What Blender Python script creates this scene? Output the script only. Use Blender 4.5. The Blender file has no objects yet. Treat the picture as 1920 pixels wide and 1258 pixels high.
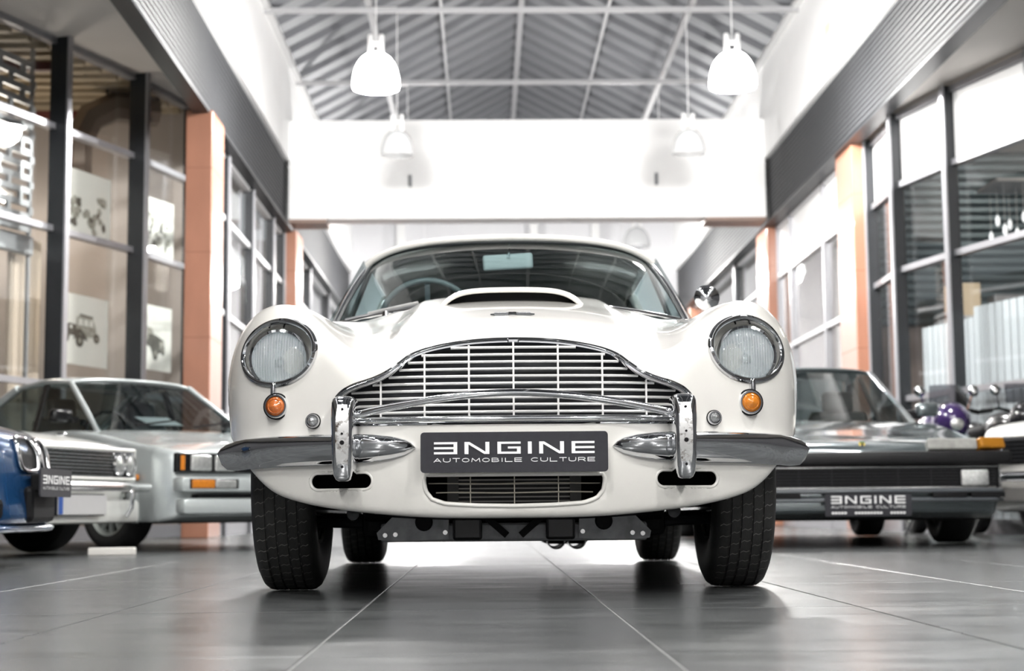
import bpy, bmesh, math, random
import numpy as np
from mathutils import Vector, Matrix
random.seed(7)
R = math.radians
scene = bpy.context.scene
COL = scene.collection

# ------------------------------------------------------------------ camera, world, exposure
FPX, HCAM = 3000.0, 0.24
PITCH, YAW, ROLL = math.atan(326 / FPX), math.atan(54 / FPX), R(0.5)
_f = Vector((math.sin(YAW) * math.cos(PITCH), math.cos(YAW) * math.cos(PITCH), math.sin(PITCH)))
_r0 = Vector((math.cos(YAW), -math.sin(YAW), 0)); _u0 = _r0.cross(_f)
_r = _r0 * math.cos(ROLL) - _u0 * math.sin(ROLL); _u = _u0 * math.cos(ROLL) + _r0 * math.sin(ROLL)
cam_d = bpy.data.cameras.new('camera'); cam = bpy.data.objects.new('camera', cam_d); COL.objects.link(cam)
cam_d.sensor_width = 36; cam_d.lens = FPX / 1920 * 36; cam_d.clip_end = 200; cam_d.clip_start = .05
cam.matrix_world = Matrix(((_r.x, _u.x, -_f.x, 0), (_r.y, _u.y, -_f.y, 0), (_r.z, _u.z, -_f.z, HCAM), (0, 0, 0, 1)))
cam_d.dof.use_dof = True; cam_d.dof.focus_distance = 4.25; cam_d.dof.aperture_fstop = 4.0
scene.camera = cam
w = bpy.data.worlds.new('world'); scene.world = w; w.use_nodes = True
w.node_tree.nodes['Background'].inputs[0].default_value = (.93, .97, 1, 1)
w.node_tree.nodes['Background'].inputs[1].default_value = 0.5
vs = scene.view_settings
vs.view_transform = 'Standard'; vs.look = 'None'; vs.gamma = 1; vs.use_curve_mapping = False; vs.exposure = 0.45
LAMP_W = 330.0        # watts of each lit pendant

# ------------------------------------------------------------------ materials
MATS = {}
def _nodes(name):
    m = bpy.data.materials.new(name); m.use_nodes = True
    nt = m.node_tree; return m, nt, nt.nodes['Principled BSDF']
def mat(name, col, rough=.5, metal=0., coat=0., noise=0., nscale=20., bump=0., bscale=60., emit=None, estr=0., spec=.5, stretch=None, rvar=0.):
    if name in MATS: return MATS[name]
    m, nt, b = _nodes(name); N, L = nt.nodes, nt.links
    b.inputs['Base Color'].default_value = (*col, 1); b.inputs['Roughness'].default_value = rough
    b.inputs['Metallic'].default_value = metal; b.inputs['Coat Weight'].default_value = coat
    b.inputs['Coat Roughness'].default_value = .04; b.inputs['Specular IOR Level'].default_value = spec
    tc = N.new('ShaderNodeTexCoord'); vec = tc.outputs['Object']
    if stretch:
        mp = N.new('ShaderNodeMapping'); mp.inputs['Scale'].default_value = stretch
        L.new(vec, mp.inputs['Vector']); vec = mp.outputs['Vector']
    nz = N.new('ShaderNodeTexNoise'); nz.inputs['Scale'].default_value = nscale; nz.inputs['Detail'].default_value = 4
    L.new(vec, nz.inputs['Vector'])
    rp = N.new('ShaderNodeValToRGB'); a = max(noise, .015)
    rp.color_ramp.elements[0].position = .3; rp.color_ramp.elements[1].position = .7
    rp.color_ramp.elements[0].color = (*[c * (1 - a) for c in col], 1)
    rp.color_ramp.elements[1].color = (*[min(1, c * (1 + a)) for c in col], 1)
    L.new(nz.outputs['Fac'], rp.inputs['Fac']); L.new(rp.outputs['Color'], b.inputs['Base Color'])
    if rvar:
        mr = N.new('ShaderNodeMapRange'); mr.inputs['To Min'].default_value = max(0, rough - rvar); mr.inputs['To Max'].default_value = rough + rvar
        L.new(nz.outputs['Fac'], mr.inputs['Value']); L.new(mr.outputs['Result'], b.inputs['Roughness'])
    if bump:
        n2 = N.new('ShaderNodeTexNoise'); n2.inputs['Scale'].default_value = bscale; L.new(vec, n2.inputs['Vector'])
        bp = N.new('ShaderNodeBump'); bp.inputs['Strength'].default_value = bump; bp.inputs['Distance'].default_value = .01
        L.new(n2.outputs['Fac'], bp.inputs['Height']); L.new(bp.outputs['Normal'], b.inputs['Normal'])
    if emit:
        b.inputs['Emission Color'].default_value = (*emit, 1); b.inputs['Emission Strength'].default_value = estr
    MATS[name] = m; return m
def glass(name, tint=(.9, .95, .95), ior=1.45, rough=.0, add=0.0):
    if name in MATS: return MATS[name]
    m, nt, b = _nodes(name); N, L = nt.nodes, nt.links; N.remove(b)
    t = N.new('ShaderNodeBsdfTransparent'); t.inputs[0].default_value = (*tint, 1)
    g = N.new('ShaderNodeBsdfGlossy'); g.inputs['Roughness'].default_value = rough
    fr = N.new('ShaderNodeFresnel'); fr.inputs['IOR'].default_value = ior
    ge = N.new('ShaderNodeNewGeometry'); im = N.new('ShaderNodeMapRange')
    im.inputs['To Min'].default_value = ior; im.inputs['To Max'].default_value = 1 / ior
    L.new(ge.outputs['Backfacing'], im.inputs['Value']); L.new(im.outputs['Result'], fr.inputs['IOR'])
    fac = fr.outputs[0]
    if add:
        ad = N.new('ShaderNodeMath'); ad.operation = 'ADD'; ad.inputs[1].default_value = add; L.new(fac, ad.inputs[0]); fac = ad.outputs[0]
    mx = N.new('ShaderNodeMixShader'); L.new(fac, mx.inputs[0]); L.new(t.outputs[0], mx.inputs[1]); L.new(g.outputs[0], mx.inputs[2])
    L.new(mx.outputs[0], N['Material Output'].inputs['Surface'])
    MATS[name] = m; return m

# ------------------------------------------------------------------ mesh helpers
class MB:
    def __init__(s): s.v = []; s.f = []
    def add(s, vs, fs):
        o = len(s.v); s.v += [tuple(p) for p in vs]; s.f += [tuple(i + o for i in f) for f in fs]; return s
    def box(s, c, d, rz=0., rx=0., ry=0.):
        M = Matrix.Translation(c) @ Matrix.Rotation(rz, 4, 'Z') @ Matrix.Rotation(ry, 4, 'Y') @ Matrix.Rotation(rx, 4, 'X')
        vs = [M @ Vector((sx * d[0] / 2, sy * d[1] / 2, sz * d[2] / 2)) for sx in (-1, 1) for sy in (-1, 1) for sz in (-1, 1)]
        return s.add(vs, [(0, 1, 3, 2), (4, 6, 7, 5), (0, 4, 5, 1), (2, 3, 7, 6), (0, 2, 6, 4), (1, 5, 7, 3)])
    def rbox(s, c, d, r=.01, rz=0., rx=0., ry=0., seg=2):          # rounded box through bmesh bevel
        bm = bmesh.new(); bmesh.ops.create_cube(bm, size=1)
        for v in bm.verts: v.co = Vector((v.co.x * d[0], v.co.y * d[1], v.co.z * d[2]))
        bmesh.ops.bevel(bm, geom=bm.edges[:], offset=min(r, min(d) * .49), segments=seg, profile=.5, affect='EDGES')
        M = Matrix.Translation(c) @ Matrix.Rotation(rz, 4, 'Z') @ Matrix.Rotation(ry, 4, 'Y') @ Matrix.Rotation(rx, 4, 'X')
        bm.verts.ensure_lookup_table(); bm.verts.index_update()
        s.add([M @ v.co for v in bm.verts], [[v.index for v in f.verts] for f in bm.faces]); bm.free(); return s
    def bar(s, a, b, w, h, up=(0, 0, 1)):                           # box section between two points
        a, b = Vector(a), Vector(b); t = (b - a).normalized(); up = Vector(up)
        sd = t.cross(up)
        if sd.length < 1e-5: sd = t.cross(Vector((1, 0, 0)))
        sd.normalize(); n = sd.cross(t)
        vs = [p + sd * (sx * w / 2) + n * (sn * h / 2) for p in (a, b) for sx, sn in ((-1, -1), (1, -1), (1, 1), (-1, 1))]
        return s.add(vs, [(0, 3, 2, 1), (4, 5, 6, 7), (0, 1, 5, 4), (1, 2, 6, 5), (2, 3, 7, 6), (3, 0, 4, 7)])
    def tube(s, pts, r, seg=8, closed=False, caps=True, flat=1.0):
        P = [Vector(p) for p in pts]; n = len(P); rr = r if hasattr(r, '__len__') else [r] * n
        up = Vector((0, 0, 1)); vs = []; prev = None
        for i, p in enumerate(P):
            a = P[(i - 1) % n] if (closed or i > 0) else P[i]; b = P[(i + 1) % n] if (closed or i < n - 1) else P[i]
            t = (b - a); t = t.normalized() if t.length > 1e-9 else Vector((0, 1, 0))
            if prev is None:
                e = Vector((0, 0, 1)) if abs(t.z) < .9 else Vector((0, 1, 0)); x = t.cross(e).normalized()
            else:
                x = prev - t * prev.dot(t); x = x.normalized() if x.length > 1e-6 else t.orthogonal().normalized()
            prev = x; y = t.cross(x)
            for k in range(seg):
                q = 2 * math.pi * k / seg; vs.append(p + x * (math.cos(q) * rr[i]) + y * (math.sin(q) * rr[i] * flat))
        fs = []; m = n if closed else n - 1
        for i in range(m):
            for k in range(seg):
                a = i * seg + k; b = i * seg + (k + 1) % seg; c = ((i + 1) % n) * seg + (k + 1) % seg; d = ((i + 1) % n) * seg + k
                fs.append((a, b, c, d))
        if caps and not closed: fs += [tuple(range(seg))[::-1], tuple(range((n - 1) * seg, n * seg))]
        return s.add(vs, fs)
    def lathe(s, prof, c=(0, 0, 0), axis='Z', seg=32, M=None, sx=1., sy=1., caps=False):   # prof: (radius, height)
        vs = []; fs = []; n = len(prof)
        for k in range(seg):
            q = 2 * math.pi * k / seg
            for (r, h) in prof:
                p = Vector((math.cos(q) * r * sx, math.sin(q) * r * sy, h))
                if axis == 'X': p = Vector((p.z, p.x, p.y))
                elif axis == 'Y': p = Vector((p.x, p.z, p.y))
                if M is not None: p = M @ p
                vs.append(p + Vector(c))
        for k in range(seg):
            for i in range(n - 1):
                a = k * n + i; b = ((k + 1) % seg) * n + i
                fs.append((a, b, b + 1, a + 1))
        if caps: fs += [tuple(k * n for k in range(seg))[::-1], tuple(k * n + n - 1 for k in range(seg))]
        return s.add(vs, fs)
    def grid(s, fn, nu, nv):
        vs = [fn(i / nu, j / nv) for i in range(nu + 1) for j in range(nv + 1)]
        fs = [(i * (nv + 1) + j, (i + 1) * (nv + 1) + j, (i + 1) * (nv + 1) + j + 1, i * (nv + 1) + j + 1) for i in range(nu) for j in range(nv)]
        return s.add(vs, fs)
    def prism(s, poly, a, b, fn):                                    # 2-D polygon between two depths, fn(u, v, w) -> point
        n = len(poly); vs = [fn(u, v, a) for u, v in poly] + [fn(u, v, b) for u, v in poly]
        fs = [tuple(range(n)), tuple(range(2 * n - 1, n - 1, -1))] + [(i, i + n, (i + 1) % n + n, (i + 1) % n) for i in range(n)]
        return s.add(vs, fs)
    def build(s, name, m, parent=None, smooth=None, solid=0., fix=True, sub=0):
        me = bpy.data.meshes.new(name); me.from_pydata([tuple(p) for p in s.v], [], s.f)
        if fix:
            bm = bmesh.new(); bm.from_mesh(me); bmesh.ops.recalc_face_normals(bm, faces=bm.faces[:]); bm.to_mesh(me); bm.free()
        me.materials.append(m)
        if smooth is not None:
            me.shade_smooth(); me.set_sharp_from_angle(angle=R(smooth))
        o = bpy.data.objects.new(name, me); COL.objects.link(o)
        if parent is not None: o.parent = parent
        if solid:
            md = o.modifiers.new('thickness', 'SOLIDIFY'); md.thickness = solid; md.offset = 0
        if sub:
            md = o.modifiers.new('subdivision', 'SUBSURF'); md.levels = md.render_levels = sub
        return o
def thing(name, label, cat, loc=(0, 0, 0), rz=0., group=None):
    o = bpy.data.objects.new(name, None); COL.objects.link(o); o.empty_display_size = .2
    o.location = loc; o.rotation_euler = (0, 0, rz); return tag(o, label, cat, group)
def tag(o, label, cat, group=None):
    o['label'] = label; o['category'] = cat
    if group: o['group'] = group
    return o
def struct(o, label=None):
    o['kind'] = 'structure'
    if label: o['label'] = label
    return o
def child_copy(o, loc, parent):
    c = o.copy(); COL.objects.link(c); c.parent = parent; c.location = loc; return c
def copy_tree(o, parent=None):
    c = o.copy(); COL.objects.link(c); c.parent = parent
    for ch in [q for q in bpy.data.objects if q.parent == o]: copy_tree(ch, c)
    return c

# shared materials
chrome = mat('chrome', (.74, .75, .77), .05, 1., noise=.02)
chrome_worn = mat('worn_chrome', (.74, .74, .74), .16, 1., noise=.12, nscale=40)
alu = mat('brushed_aluminium', (.50, .51, .53), .38, .6)
darkmetal = mat('charcoal_metal', (.022, .024, .027), .42, .3)
rubber = mat('tyre_rubber', (.018, .018, .018), .62, bump=.15, bscale=140)
black = mat('matt_black', (.006, .006, .007), .6, spec=.15)
gloss_black = mat('gloss_black', (.010, .010, .011), .2, spec=.35)
amber = mat('amber_lens', (.60, .20, .02), .18, coat=.6, noise=.15, nscale=70)
white_wall = mat('white_wall_paint', (.86, .86, .86), .55, noise=.02, nscale=3)
pane_glass = glass('shop_glass', (.94, .95, .95), 1.5)

# ------------------------------------------------------------------ the hall: floor
XL, XR, XC = -2.55, 3.75, 0.6
def floor_mat():
    m, nt, b = _nodes('slate_tile'); N, L = nt.nodes, nt.links
    tc = N.new('ShaderNodeTexCoord'); oi = N.new('ShaderNodeObjectInfo')
    n1 = N.new('ShaderNodeTexNoise'); n1.inputs['Scale'].default_value = 3.2; n1.inputs['Detail'].default_value = 6
    mp = N.new('ShaderNodeMapping'); mp.inputs['Scale'].default_value = (1, 3.5, 1); L.new(tc.outputs['Object'], mp.inputs['Vector'])
    ad = N.new('ShaderNodeVectorMath'); ad.operation = 'ADD'; L.new(mp.outputs['Vector'], ad.inputs[0])
    sc = N.new('ShaderNodeVectorMath'); sc.operation = 'SCALE'; sc.inputs[0].default_value = (13, 7, 3); L.new(oi.outputs['Random'], sc.inputs['Scale'])
    L.new(sc.outputs[0], ad.inputs[1]); L.new(ad.outputs[0], n1.inputs['Vector'])
    rp = N.new('ShaderNodeValToRGB'); rp.color_ramp.elements[0].position = .25; rp.color_ramp.elements[1].position = .8
    rp.color_ramp.elements[0].color = (.066, .070, .072, 1); rp.color_ramp.elements[1].color = (.125, .131, .133, 1)
    L.new(n1.outputs['Fac'], rp.inputs['Fac']); L.new(rp.outputs['Color'], b.inputs['Base Color'])
    mr = N.new('ShaderNodeMapRange'); mr.inputs['To Min'].default_value = .17; mr.inputs['To Max'].default_value = .30
    L.new(n1.outputs['Fac'], mr.inputs['Value']); L.new(mr.outputs['Result'], b.inputs['Roughness'])
    bp = N.new('ShaderNodeBump'); bp.inputs['Strength'].default_value = .05; bp.inputs['Distance'].default_value = .01
    L.new(n1.outputs['Fac'], bp.inputs['Height']); L.new(bp.outputs['Normal'], b.inputs['Normal'])
    b.inputs['Specular IOR Level'].default_value = .55
    return m
slate = floor_mat()
grout = mat('pale_grout', (.22, .22, .215), .8, noise=.1)
floor = struct(MB().box((0.3, 12.5, -.05), (17, 46, .096)).build('floor', grout), 'dark slate tiled floor with pale grout lines')
TX, TY = 0.6, 1.2
def tile_mesh(sx, sy):
    b = .002; m = MB(); hx, hy = sx / 2 - .0015, sy / 2 - .0015
    vs = [(-hx, -hy, -.003), (hx, -hy, -.003), (hx, hy, -.003), (-hx, hy, -.003),
          (-hx + b, -hy + b, 0), (hx - b, -hy + b, 0), (hx - b, hy - b, 0), (-hx + b, hy - b, 0)]
    m.add(vs, [(4, 5, 6, 7), (0, 1, 5, 4), (1, 2, 6, 5), (2, 3, 7, 6), (3, 0, 4, 7)]); return m
spots = []
for j in range(-3, 26):
    for i in range(-14, 16):
        cx, cy = 0.0 + i * TX, 2.1 + j * TY
        inside = cy > 1.2 and abs((cx - cy * .018) / cy) < .36 and -5.2 < cx < 6.0
        spots.append((0 if inside else 1, cy + abs(cx) * .3, cx, cy))
spots.sort(); first = None; rest = MB()
for k, (_, _, cx, cy) in enumerate(spots):
    if k < 290:
        if first is None: first = tile_mesh(TX, TY).build('tile', slate, floor); first.location = (cx, cy, 0)
        else: child_copy(first, (cx, cy, 0), floor)
    else:
        t = tile_mesh(TX, TY); rest.add([(x + cx, y + cy, z) for x, y, z in t.v], t.f)
o = rest.build('distant_tiles', slate, floor); o['kind'] = 'stuff'

# ------------------------------------------------------------------ fascias, louvres, beam, roof
corr = mat('grey_roof_sheet', (.165, .17, .185), .5, .3, noise=.06, nscale=2)
corr_dark = mat('roof_underlay', (.022, .025, .03), .7)
louv = mat('charcoal_louvre', (.085, .088, .094), .55, .0, noise=.06, nscale=3)
soff = mat('soffit_paint', (.52, .49, .46), .6, noise=.03, nscale=2)
steel_white = mat('white_steel', (.70, .70, .70), .4, noise=.03); steel_grey = mat('grey_steel', (.42, .42, .43), .45, noise=.03)
Z0, Z1, Z2, YB, YE = 4.0, 4.85, 6.1, 20.8, 31.0
struct(MB().box((XL - .1, 11, (Z1 + Z2) / 2), (.2, 40, Z2 - Z1)).build('wall_upper_left', white_wall), 'white upper fascia band along the left shopfronts')
struct(MB().box((XR + .1, 11, (Z1 + Z2) / 2), (.2, 40, Z2 - Z1)).build('wall_upper_right', white_wall), 'white upper fascia band along the right shopfronts')
n = 15
for side, X, s, nm in (('left', XL, 1, 'trim_1'), ('right', XR, -1, 'trim_2')):
    back = struct(MB().box((X - s * .092, 11, (Z0 + Z1) / 2), (.06, 40, Z1 - Z0)).build(nm, black), 'charcoal louvred band below the %s white fascia' % side)
    for y0, y1 in ((-8.9, YB), (YB + .4, YE)):
        first = None
        for k in range(n):
            z = Z0 + (k + .5) * (Z1 - Z0) / n
            if first is None:
                h = (Z1 - Z0) / n
                prof = [(0, -h * .22), (.006, -h * .21), (.010, -h * .04), (.006, h * .14), (0, h * .16)]
                first = MB().prism(prof, y0, y1, lambda u, v, t: (s * u, t, v)).build('slat', louv, back)
                first.location = (X - s * .06, 0, z)
            else: child_copy(first, (X - s * .06, 0, z), back)
for X, s in ((XL, 1), (XR, -1)):
    struct(MB().box((X - s * .09, 11, Z0 - .012), (.16, 40, .03)).build('trim_9%d' % (s + 1), darkmetal), 'dark lower edge of the louvred band')
# soffits under the louvres
struct(MB().box((XL - 3.59, 6.2, 4.51), (6.9, 30, .06)).build('ceiling_shops_left', soff), 'beige soffit above the left shopfront')
struct(MB().box((XR + 2.5, 11, Z0 + .06), (4.7, 40, .06)).build('ceiling_shops_right', soff), 'beige soffit above the right shopfront')
# cross beam
struct(MB().box((XC, YB + .2, 4.72), (XR - XL, .4, 1.32)).build('wall_cross_beam', white_wall), 'white cross beam spanning the arcade')
for x, z in ((-.95, 4.56), (2.3, 4.57)):
    o = MB().rbox((0, 0, 0), (.042, .03, .16), .006).build('wall_slot_fitting', mat('grey_fitting', (.2, .21, .22), .5))
    o.location = (x, YB - .016, z)
    tag(o, 'small grey slot fitting on the white beam, %s one' % ('left' if x < 0 else 'right'), 'wall fitting')
# far end wall and continuation
struct(MB().box((XC, YE + .1, 4.6), (9, .2, 9.2)).build('wall_far', mat('far_wall_paint', (.62, .62, .64), .6, noise=.03, nscale=1)), 'pale grey end wall of the arcade')
for x in (-1.6, 1.0, 2.2):
    struct(MB().box((x, YE - .1, 4.1), (.16, .2, 4.1)).build('trim_3' if x < 0 else ('trim_4' if x < 2 else 'trim_5'), steel_white))
# brown strips under the beam ends
for k, (x, wd) in enumerate(((-2.3, .5), (3.35, .8))):
    struct(MB().box((x, YB + .25, 4.035), (wd, .5, .05)).build('trim_%d' % (6 + k), mat('brown_trim', (.22, .15, .12), .5)))
# gabled roof: each sheet is a child of the ceiling
ZR = 7.80
roof = MB()
for s in (-1, 1):
    xg = XL - .2 if s < 0 else XR + .2
    roof.add([(XC, -9, ZR + .14), (XC, YE, ZR + .14), (xg, YE, Z2 + .05), (xg, -9, Z2 + .05)], [(0, 1, 2, 3)])
ceil = struct(roof.build('ceiling', corr_dark, solid=.04, fix=False), 'gabled grey corrugated metal roof of the arcade')
p = 0.60
def pan(s):
    hw = (XR - XL) / 2 + .05; rise = ZR - Z2
    prof = [(0, .06), (.06, -.035), (.36, -.035), (.42, .06)]
    vs = []
    for t in (0, 1):
        for (yy, dz) in prof: vs.append((s * hw * t, yy, (-rise) * t + dz))
    return MB().add(vs, [(i, i + 1, i + 5, i + 4) for i in range(3)])
ny = 44
for s in (-1, 1):
    first = None
    for k in range(ny):
        y = 4.6 + k * p
        if y + .43 > YE: break
        if first is None: first = pan(s).build('roof_sheet', corr, ceil, solid=.006, fix=False); first.location = (XC, y, ZR)
        else: child_copy(first, (XC, y, ZR), ceil)
# ridge, purlins, tie rods, service rails
struct(MB().bar((XC, -9, ZR - .06), (XC, YE, ZR - .06), .09, .09).build('trim_8', steel_grey), 'ridge rail under the roof')
q = 9
for x in (-.55, 1.75):
    zz = ZR - (ZR - Z2) * abs(x - XC) / 3.15 - .08
    struct(MB().bar((x, -9, zz), (x, YE, zz), .04, .04).build('trim_%d' % q, steel_grey)); q += 1
for x in (-1.33, 2.5):
    struct(MB().bar((x, -9, 6.2), (x, YE, 6.2), .07, .07).build('trim_%d' % q, steel_grey)); q += 1
for y in (6.0, 9.0, 12.1, 15.2, 18.3, 21.5, 24.7, 28.0):
    struct(MB().bar((XL, y, 6.08), (XR, y, 6.08), .04, .06).build('trim_%d' % q, steel_grey), 'tie bar across the roof'); q += 1
# gutter caps on the fascia tops
for x in (XL + .03, XR - .03):
    struct(MB().box((x, 11, Z2 + .02), (.10, 40, .07)).build('trim_%d' % q, steel_white)); q += 1

# ------------------------------------------------------------------ columns
orange = mat('terracotta_column', (.36, .165, .105), .30, coat=.35, noise=.08, nscale=6, stretch=(1, 1, .35))
q = 40
for (x0, x1, y0, y1) in ((-2.78, -2.53, 14.78, 15.45), (-2.74, -2.50, 21.3, 22.0), (3.82, 4.06, 16.2, 16.95), (3.80, 4.03, 21.1, 21.9), (3.85, 4.05, 29.6, 30.2)):
    c = struct(MB().rbox(((x0 + x1) / 2, (y0 + y1) / 2, 2.0), (x1 - x0, y1 - y0, 4.0), .012).build('wall_column_%d' % (q - 39), orange), 'terracotta clad column between shopfronts')
    for z in (1.05, 1.85, 2.65, 3.45):   # recessed joints of the cladding
        MB().box(((x0 + x1) / 2, (y0 + y1) / 2, z), (x1 - x0 + .002, y1 - y0 + .002, .008)).build('cladding_joint', mat('joint_brown', (.25, .10, .06), .6), c)
    q += 1

# ------------------------------------------------------------------ shopfronts
frame_grey = mat('grey_frame', (.34, .34, .36), .35, .5)
frame_dark = mat('anthracite_frame', (.018, .020, .023), .35, .2)
frame_white = mat('white_frame', (.78, .78, .80), .35)
panel_white = mat('white_panel', (.85, .85, .85), .3, noise=.01)
WN = [0]
def shopfront(label, pts, rails, infill, fin=.16, side=1, mull=frame_dark, rail_m=frame_grey, mw=.05, skip=(), zt=4.0):
    """pts: plan points; rails: heights; infill[band][bay] in g (glass) or w (white panel). side=+1 when the hall lies towards +X."""
    WN[0] += 1
    d0 = (Vector(pts[-1]) - Vector(pts[0])).normalized()
    root = struct(MB().bar((*pts[0], .06), (*pts[-1], .06), .10, .12).build('window_%d' % WN[0], frame_grey), label) if len(pts) == 2 else None
    if root is None:
        m = MB()
        for a, b in zip(pts, pts[1:]): m.bar((*a, .06), (*b, .06), .10, .12)
        root = struct(m.build('window_%d' % WN[0], frame_grey), label)
    for i, (x, y) in enumerate(pts):
        if i in skip: continue
        a = Vector(pts[max(0, i - 1)]); b = Vector(pts[min(len(pts) - 1, i + 1)]); t = (b - a).normalized()
        nrm = Vector((t.y, -t.x)); nrm = nrm if nrm.x * side > 0 else -nrm
        rz = math.atan2(t.y, t.x)
        c = Vector((x, y)) + nrm * (fin / 2 - .02)
        mo = MB().box((c.x, c.y, zt / 2), (mw, fin, zt), rz).build('mullion', mull, root)
        e = Vector((x, y)) + nrm * (fin - .015)
        MB().box((e.x, e.y, zt / 2), (mw + .012, .02, zt), rz).build('mullion_cap', frame_grey, mo)
    for z in rails:
        for a, b in zip(pts, pts[1:]):
            MB().bar((*a, z), (*b, z), .09, .055).build('rail', rail_m, root)
    zz = [.12] + list(rails)
    for bi in range(len(zz) - 1):
        for i, (a, b) in enumerate(zip(pts, pts[1:])):
            k = infill[min(bi, len(infill) - 1)]; k = k[min(i, len(k) - 1)]
            if k == '-': continue
            t = (Vector(b) - Vector(a)).normalized() * (mw / 2 + .005)
            a2, b2 = Vector(a) + t, Vector(b) - t
            z0, z1 = zz[bi] + .036, zz[bi + 1] - .036
            o = MB().bar((a2.x, a2.y, (z0 + z1) / 2), (b2.x, b2.y, (z0 + z1) / 2), .012, z1 - z0)
            if k == 'g': o.build('pane', pane_glass, root)
            else: o.build('panel', panel_white, root)
    return root
RL = (1.25, 2.48, 3.30, 3.97)
shopfront('angled glass shopfront with dark fins on the left', [(-3.08, 16.42), (-3.39, 15.27), (-3.83, 14.07), (-4.27, 12.86), (-4.33, 12.70)], (1.37, 2.75, 3.67, 4.45), ['g'], side=1, zt=4.48, fin=.18)
shopfront('glass shop side running away to the left', [(-4.33, 12.70), (-8.2, 12.70)], (1.37, 2.75, 3.67, 4.45), ['g'], side=1, zt=4.48, skip=(0,))
shopfront('glass shopfront between the two left columns', [(-2.74, 15.5), (-2.74, 16.6), (-2.74, 18.4), (-2.74, 20.2), (-2.74, 21.3)], (1.25, 2.3, 3.3, 3.97), ['g'], rail_m=frame_white, fin=.1)
shopfront('glass shopfront beyond the far left column', [(-2.74, 22.0), (-2.74, 24.5), (-2.74, 27.5), (-2.74, YE)], (1.25, 2.3, 3.3, 3.97), ['g'], rail_m=frame_white, fin=.1)
shopfront('curved shopfront with white sign band on the right', [(4.05, 16.2), (4.02, 15.05), (4.24, 14.05), (4.55, 12.95), (6.2, 13.35), (8.1, 13.8)], RL, ['g', 'g', 'g', 'w'], side=-1, fin=.12)
shopfront('glass shopfront with white sign panel between right columns', [(3.98, 21.1), (3.98, 20.2), (3.98, 18.2), (3.98, 16.95)], (1.25, 2.3, 3.3, 3.97), ['g', 'g', 'g', 'w'], side=-1, fin=.06, mull=frame_grey, rail_m=frame_white)
shopfront('glass shopfront beyond the far right column', [(3.98, YE), (3.98, 27.5), (3.98, 24.5), (3.98, 21.9)], (1.25, 2.3, 3.3, 3.97), ['g'], side=-1, rail_m=frame_white, fin=.1)
# rooms behind the glass
beige = mat('beige_shop_wall', (.42, .34, .26), .7, noise=.12, nscale=1.5, stretch=(1, .2, 3))
greige = mat('greige_shop_wall', (.40, .35, .32), .7, noise=.06, nscale=1.2)
struct(MB().box((-8.3, 22.9, 2.25), (.1, 20.2, 4.5)).build('wall_shop_left', beige), 'beige back wall inside the left shop')
struct(MB().box((-8.3, 1.8, 2.25), (.1, 22, 4.5)).build('wall_open_left', mat('charcoal_wall', (.05, .05, .055), .6, noise=.05)), 'unseen charcoal wall of the open area on the left')  # unseen wall, split off and made charcoal to darken the bumper's reflection
struct(MB().box((8.35, 2.3, 2.0), (.1, 23, 4.1)).build('wall_open_right', mat('charcoal_wall', (.05, .05, .055), .6)), 'charcoal wall of the open area on the right')
struct(MB().box((8.2, 22.5, 2.0), (.1, 17.4, 4.1)).build('wall_shop_right', mat('cool_shop_wall', (.45, .45, .46), .7, noise=.1, nscale=1.3)), 'grey back wall inside the right shop')
struct(MB().box((-5.65, 16.65, 2.25), (5.2, .08, 4.5)).build('wall_partition_left', greige), 'greige partition inside the left shop')
struct(MB().box((-5.5, 22.4, 2.0), (5.5, .08, 4.1)).build('wall_partition_far_left', greige), 'partition inside the far left shop')
struct(MB().box((6.15, 17.0, 2.0), (4.1, .08, 4.1)).build('wall_partition_right', mat('brown_grey_wall', (.34, .28, .26), .7, noise=.05)), 'brown grey partition inside the right shop')
struct(MB().box((6.15, 22.4, 2.0), (4.1, .08, 4.1)).build('wall_partition_far_right', mat('brown_grey_wall', (.34, .28, .26), .7)), 'partition inside the far right shop')
# end wall behind the viewer, far end of the arcade
struct(MB().box((XC, -9.1, 2.0), (16, .2, 4.0)).build('wall_entrance', mat('grey_entrance', (.40, .40, .41), .5)), 'dark entrance wall behind the viewpoint')

# ------------------------------------------------------------------ pendant lamps
lit = mat('lit_opal_shade', (.9, .9, .9), .4, emit=(1, .985, .96), estr=14)
def prismatic():
    m, nt, b = _nodes('clear_prismatic_shade'); N, L = nt.nodes, nt.links
    b.inputs['Base Color'].default_value = (.72, .73, .74, 1); b.inputs['Roughness'].default_value = .2
    t = N.new('ShaderNodeBsdfTransparent'); mx = N.new('ShaderNodeMixShader'); mx.inputs[0].default_value = .45
    tc = N.new('ShaderNodeTexCoord'); nz = N.new('ShaderNodeTexNoise'); nz.inputs['Scale'].default_value = 40; L.new(tc.outputs['Object'], nz.inputs['Vector'])
    bp = N.new('ShaderNodeBump'); bp.inputs['Strength'].default_value = .2; L.new(nz.outputs['Fac'], bp.inputs['Height']); L.new(bp.outputs[0], b.inputs['Normal'])
    L.new(t.outputs[0], mx.inputs[1]); L.new(b.outputs[0], mx.inputs[2]); L.new(mx.outputs[0], N['Material Output'].inputs['Surface']); return m
opal = prismatic()
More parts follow.
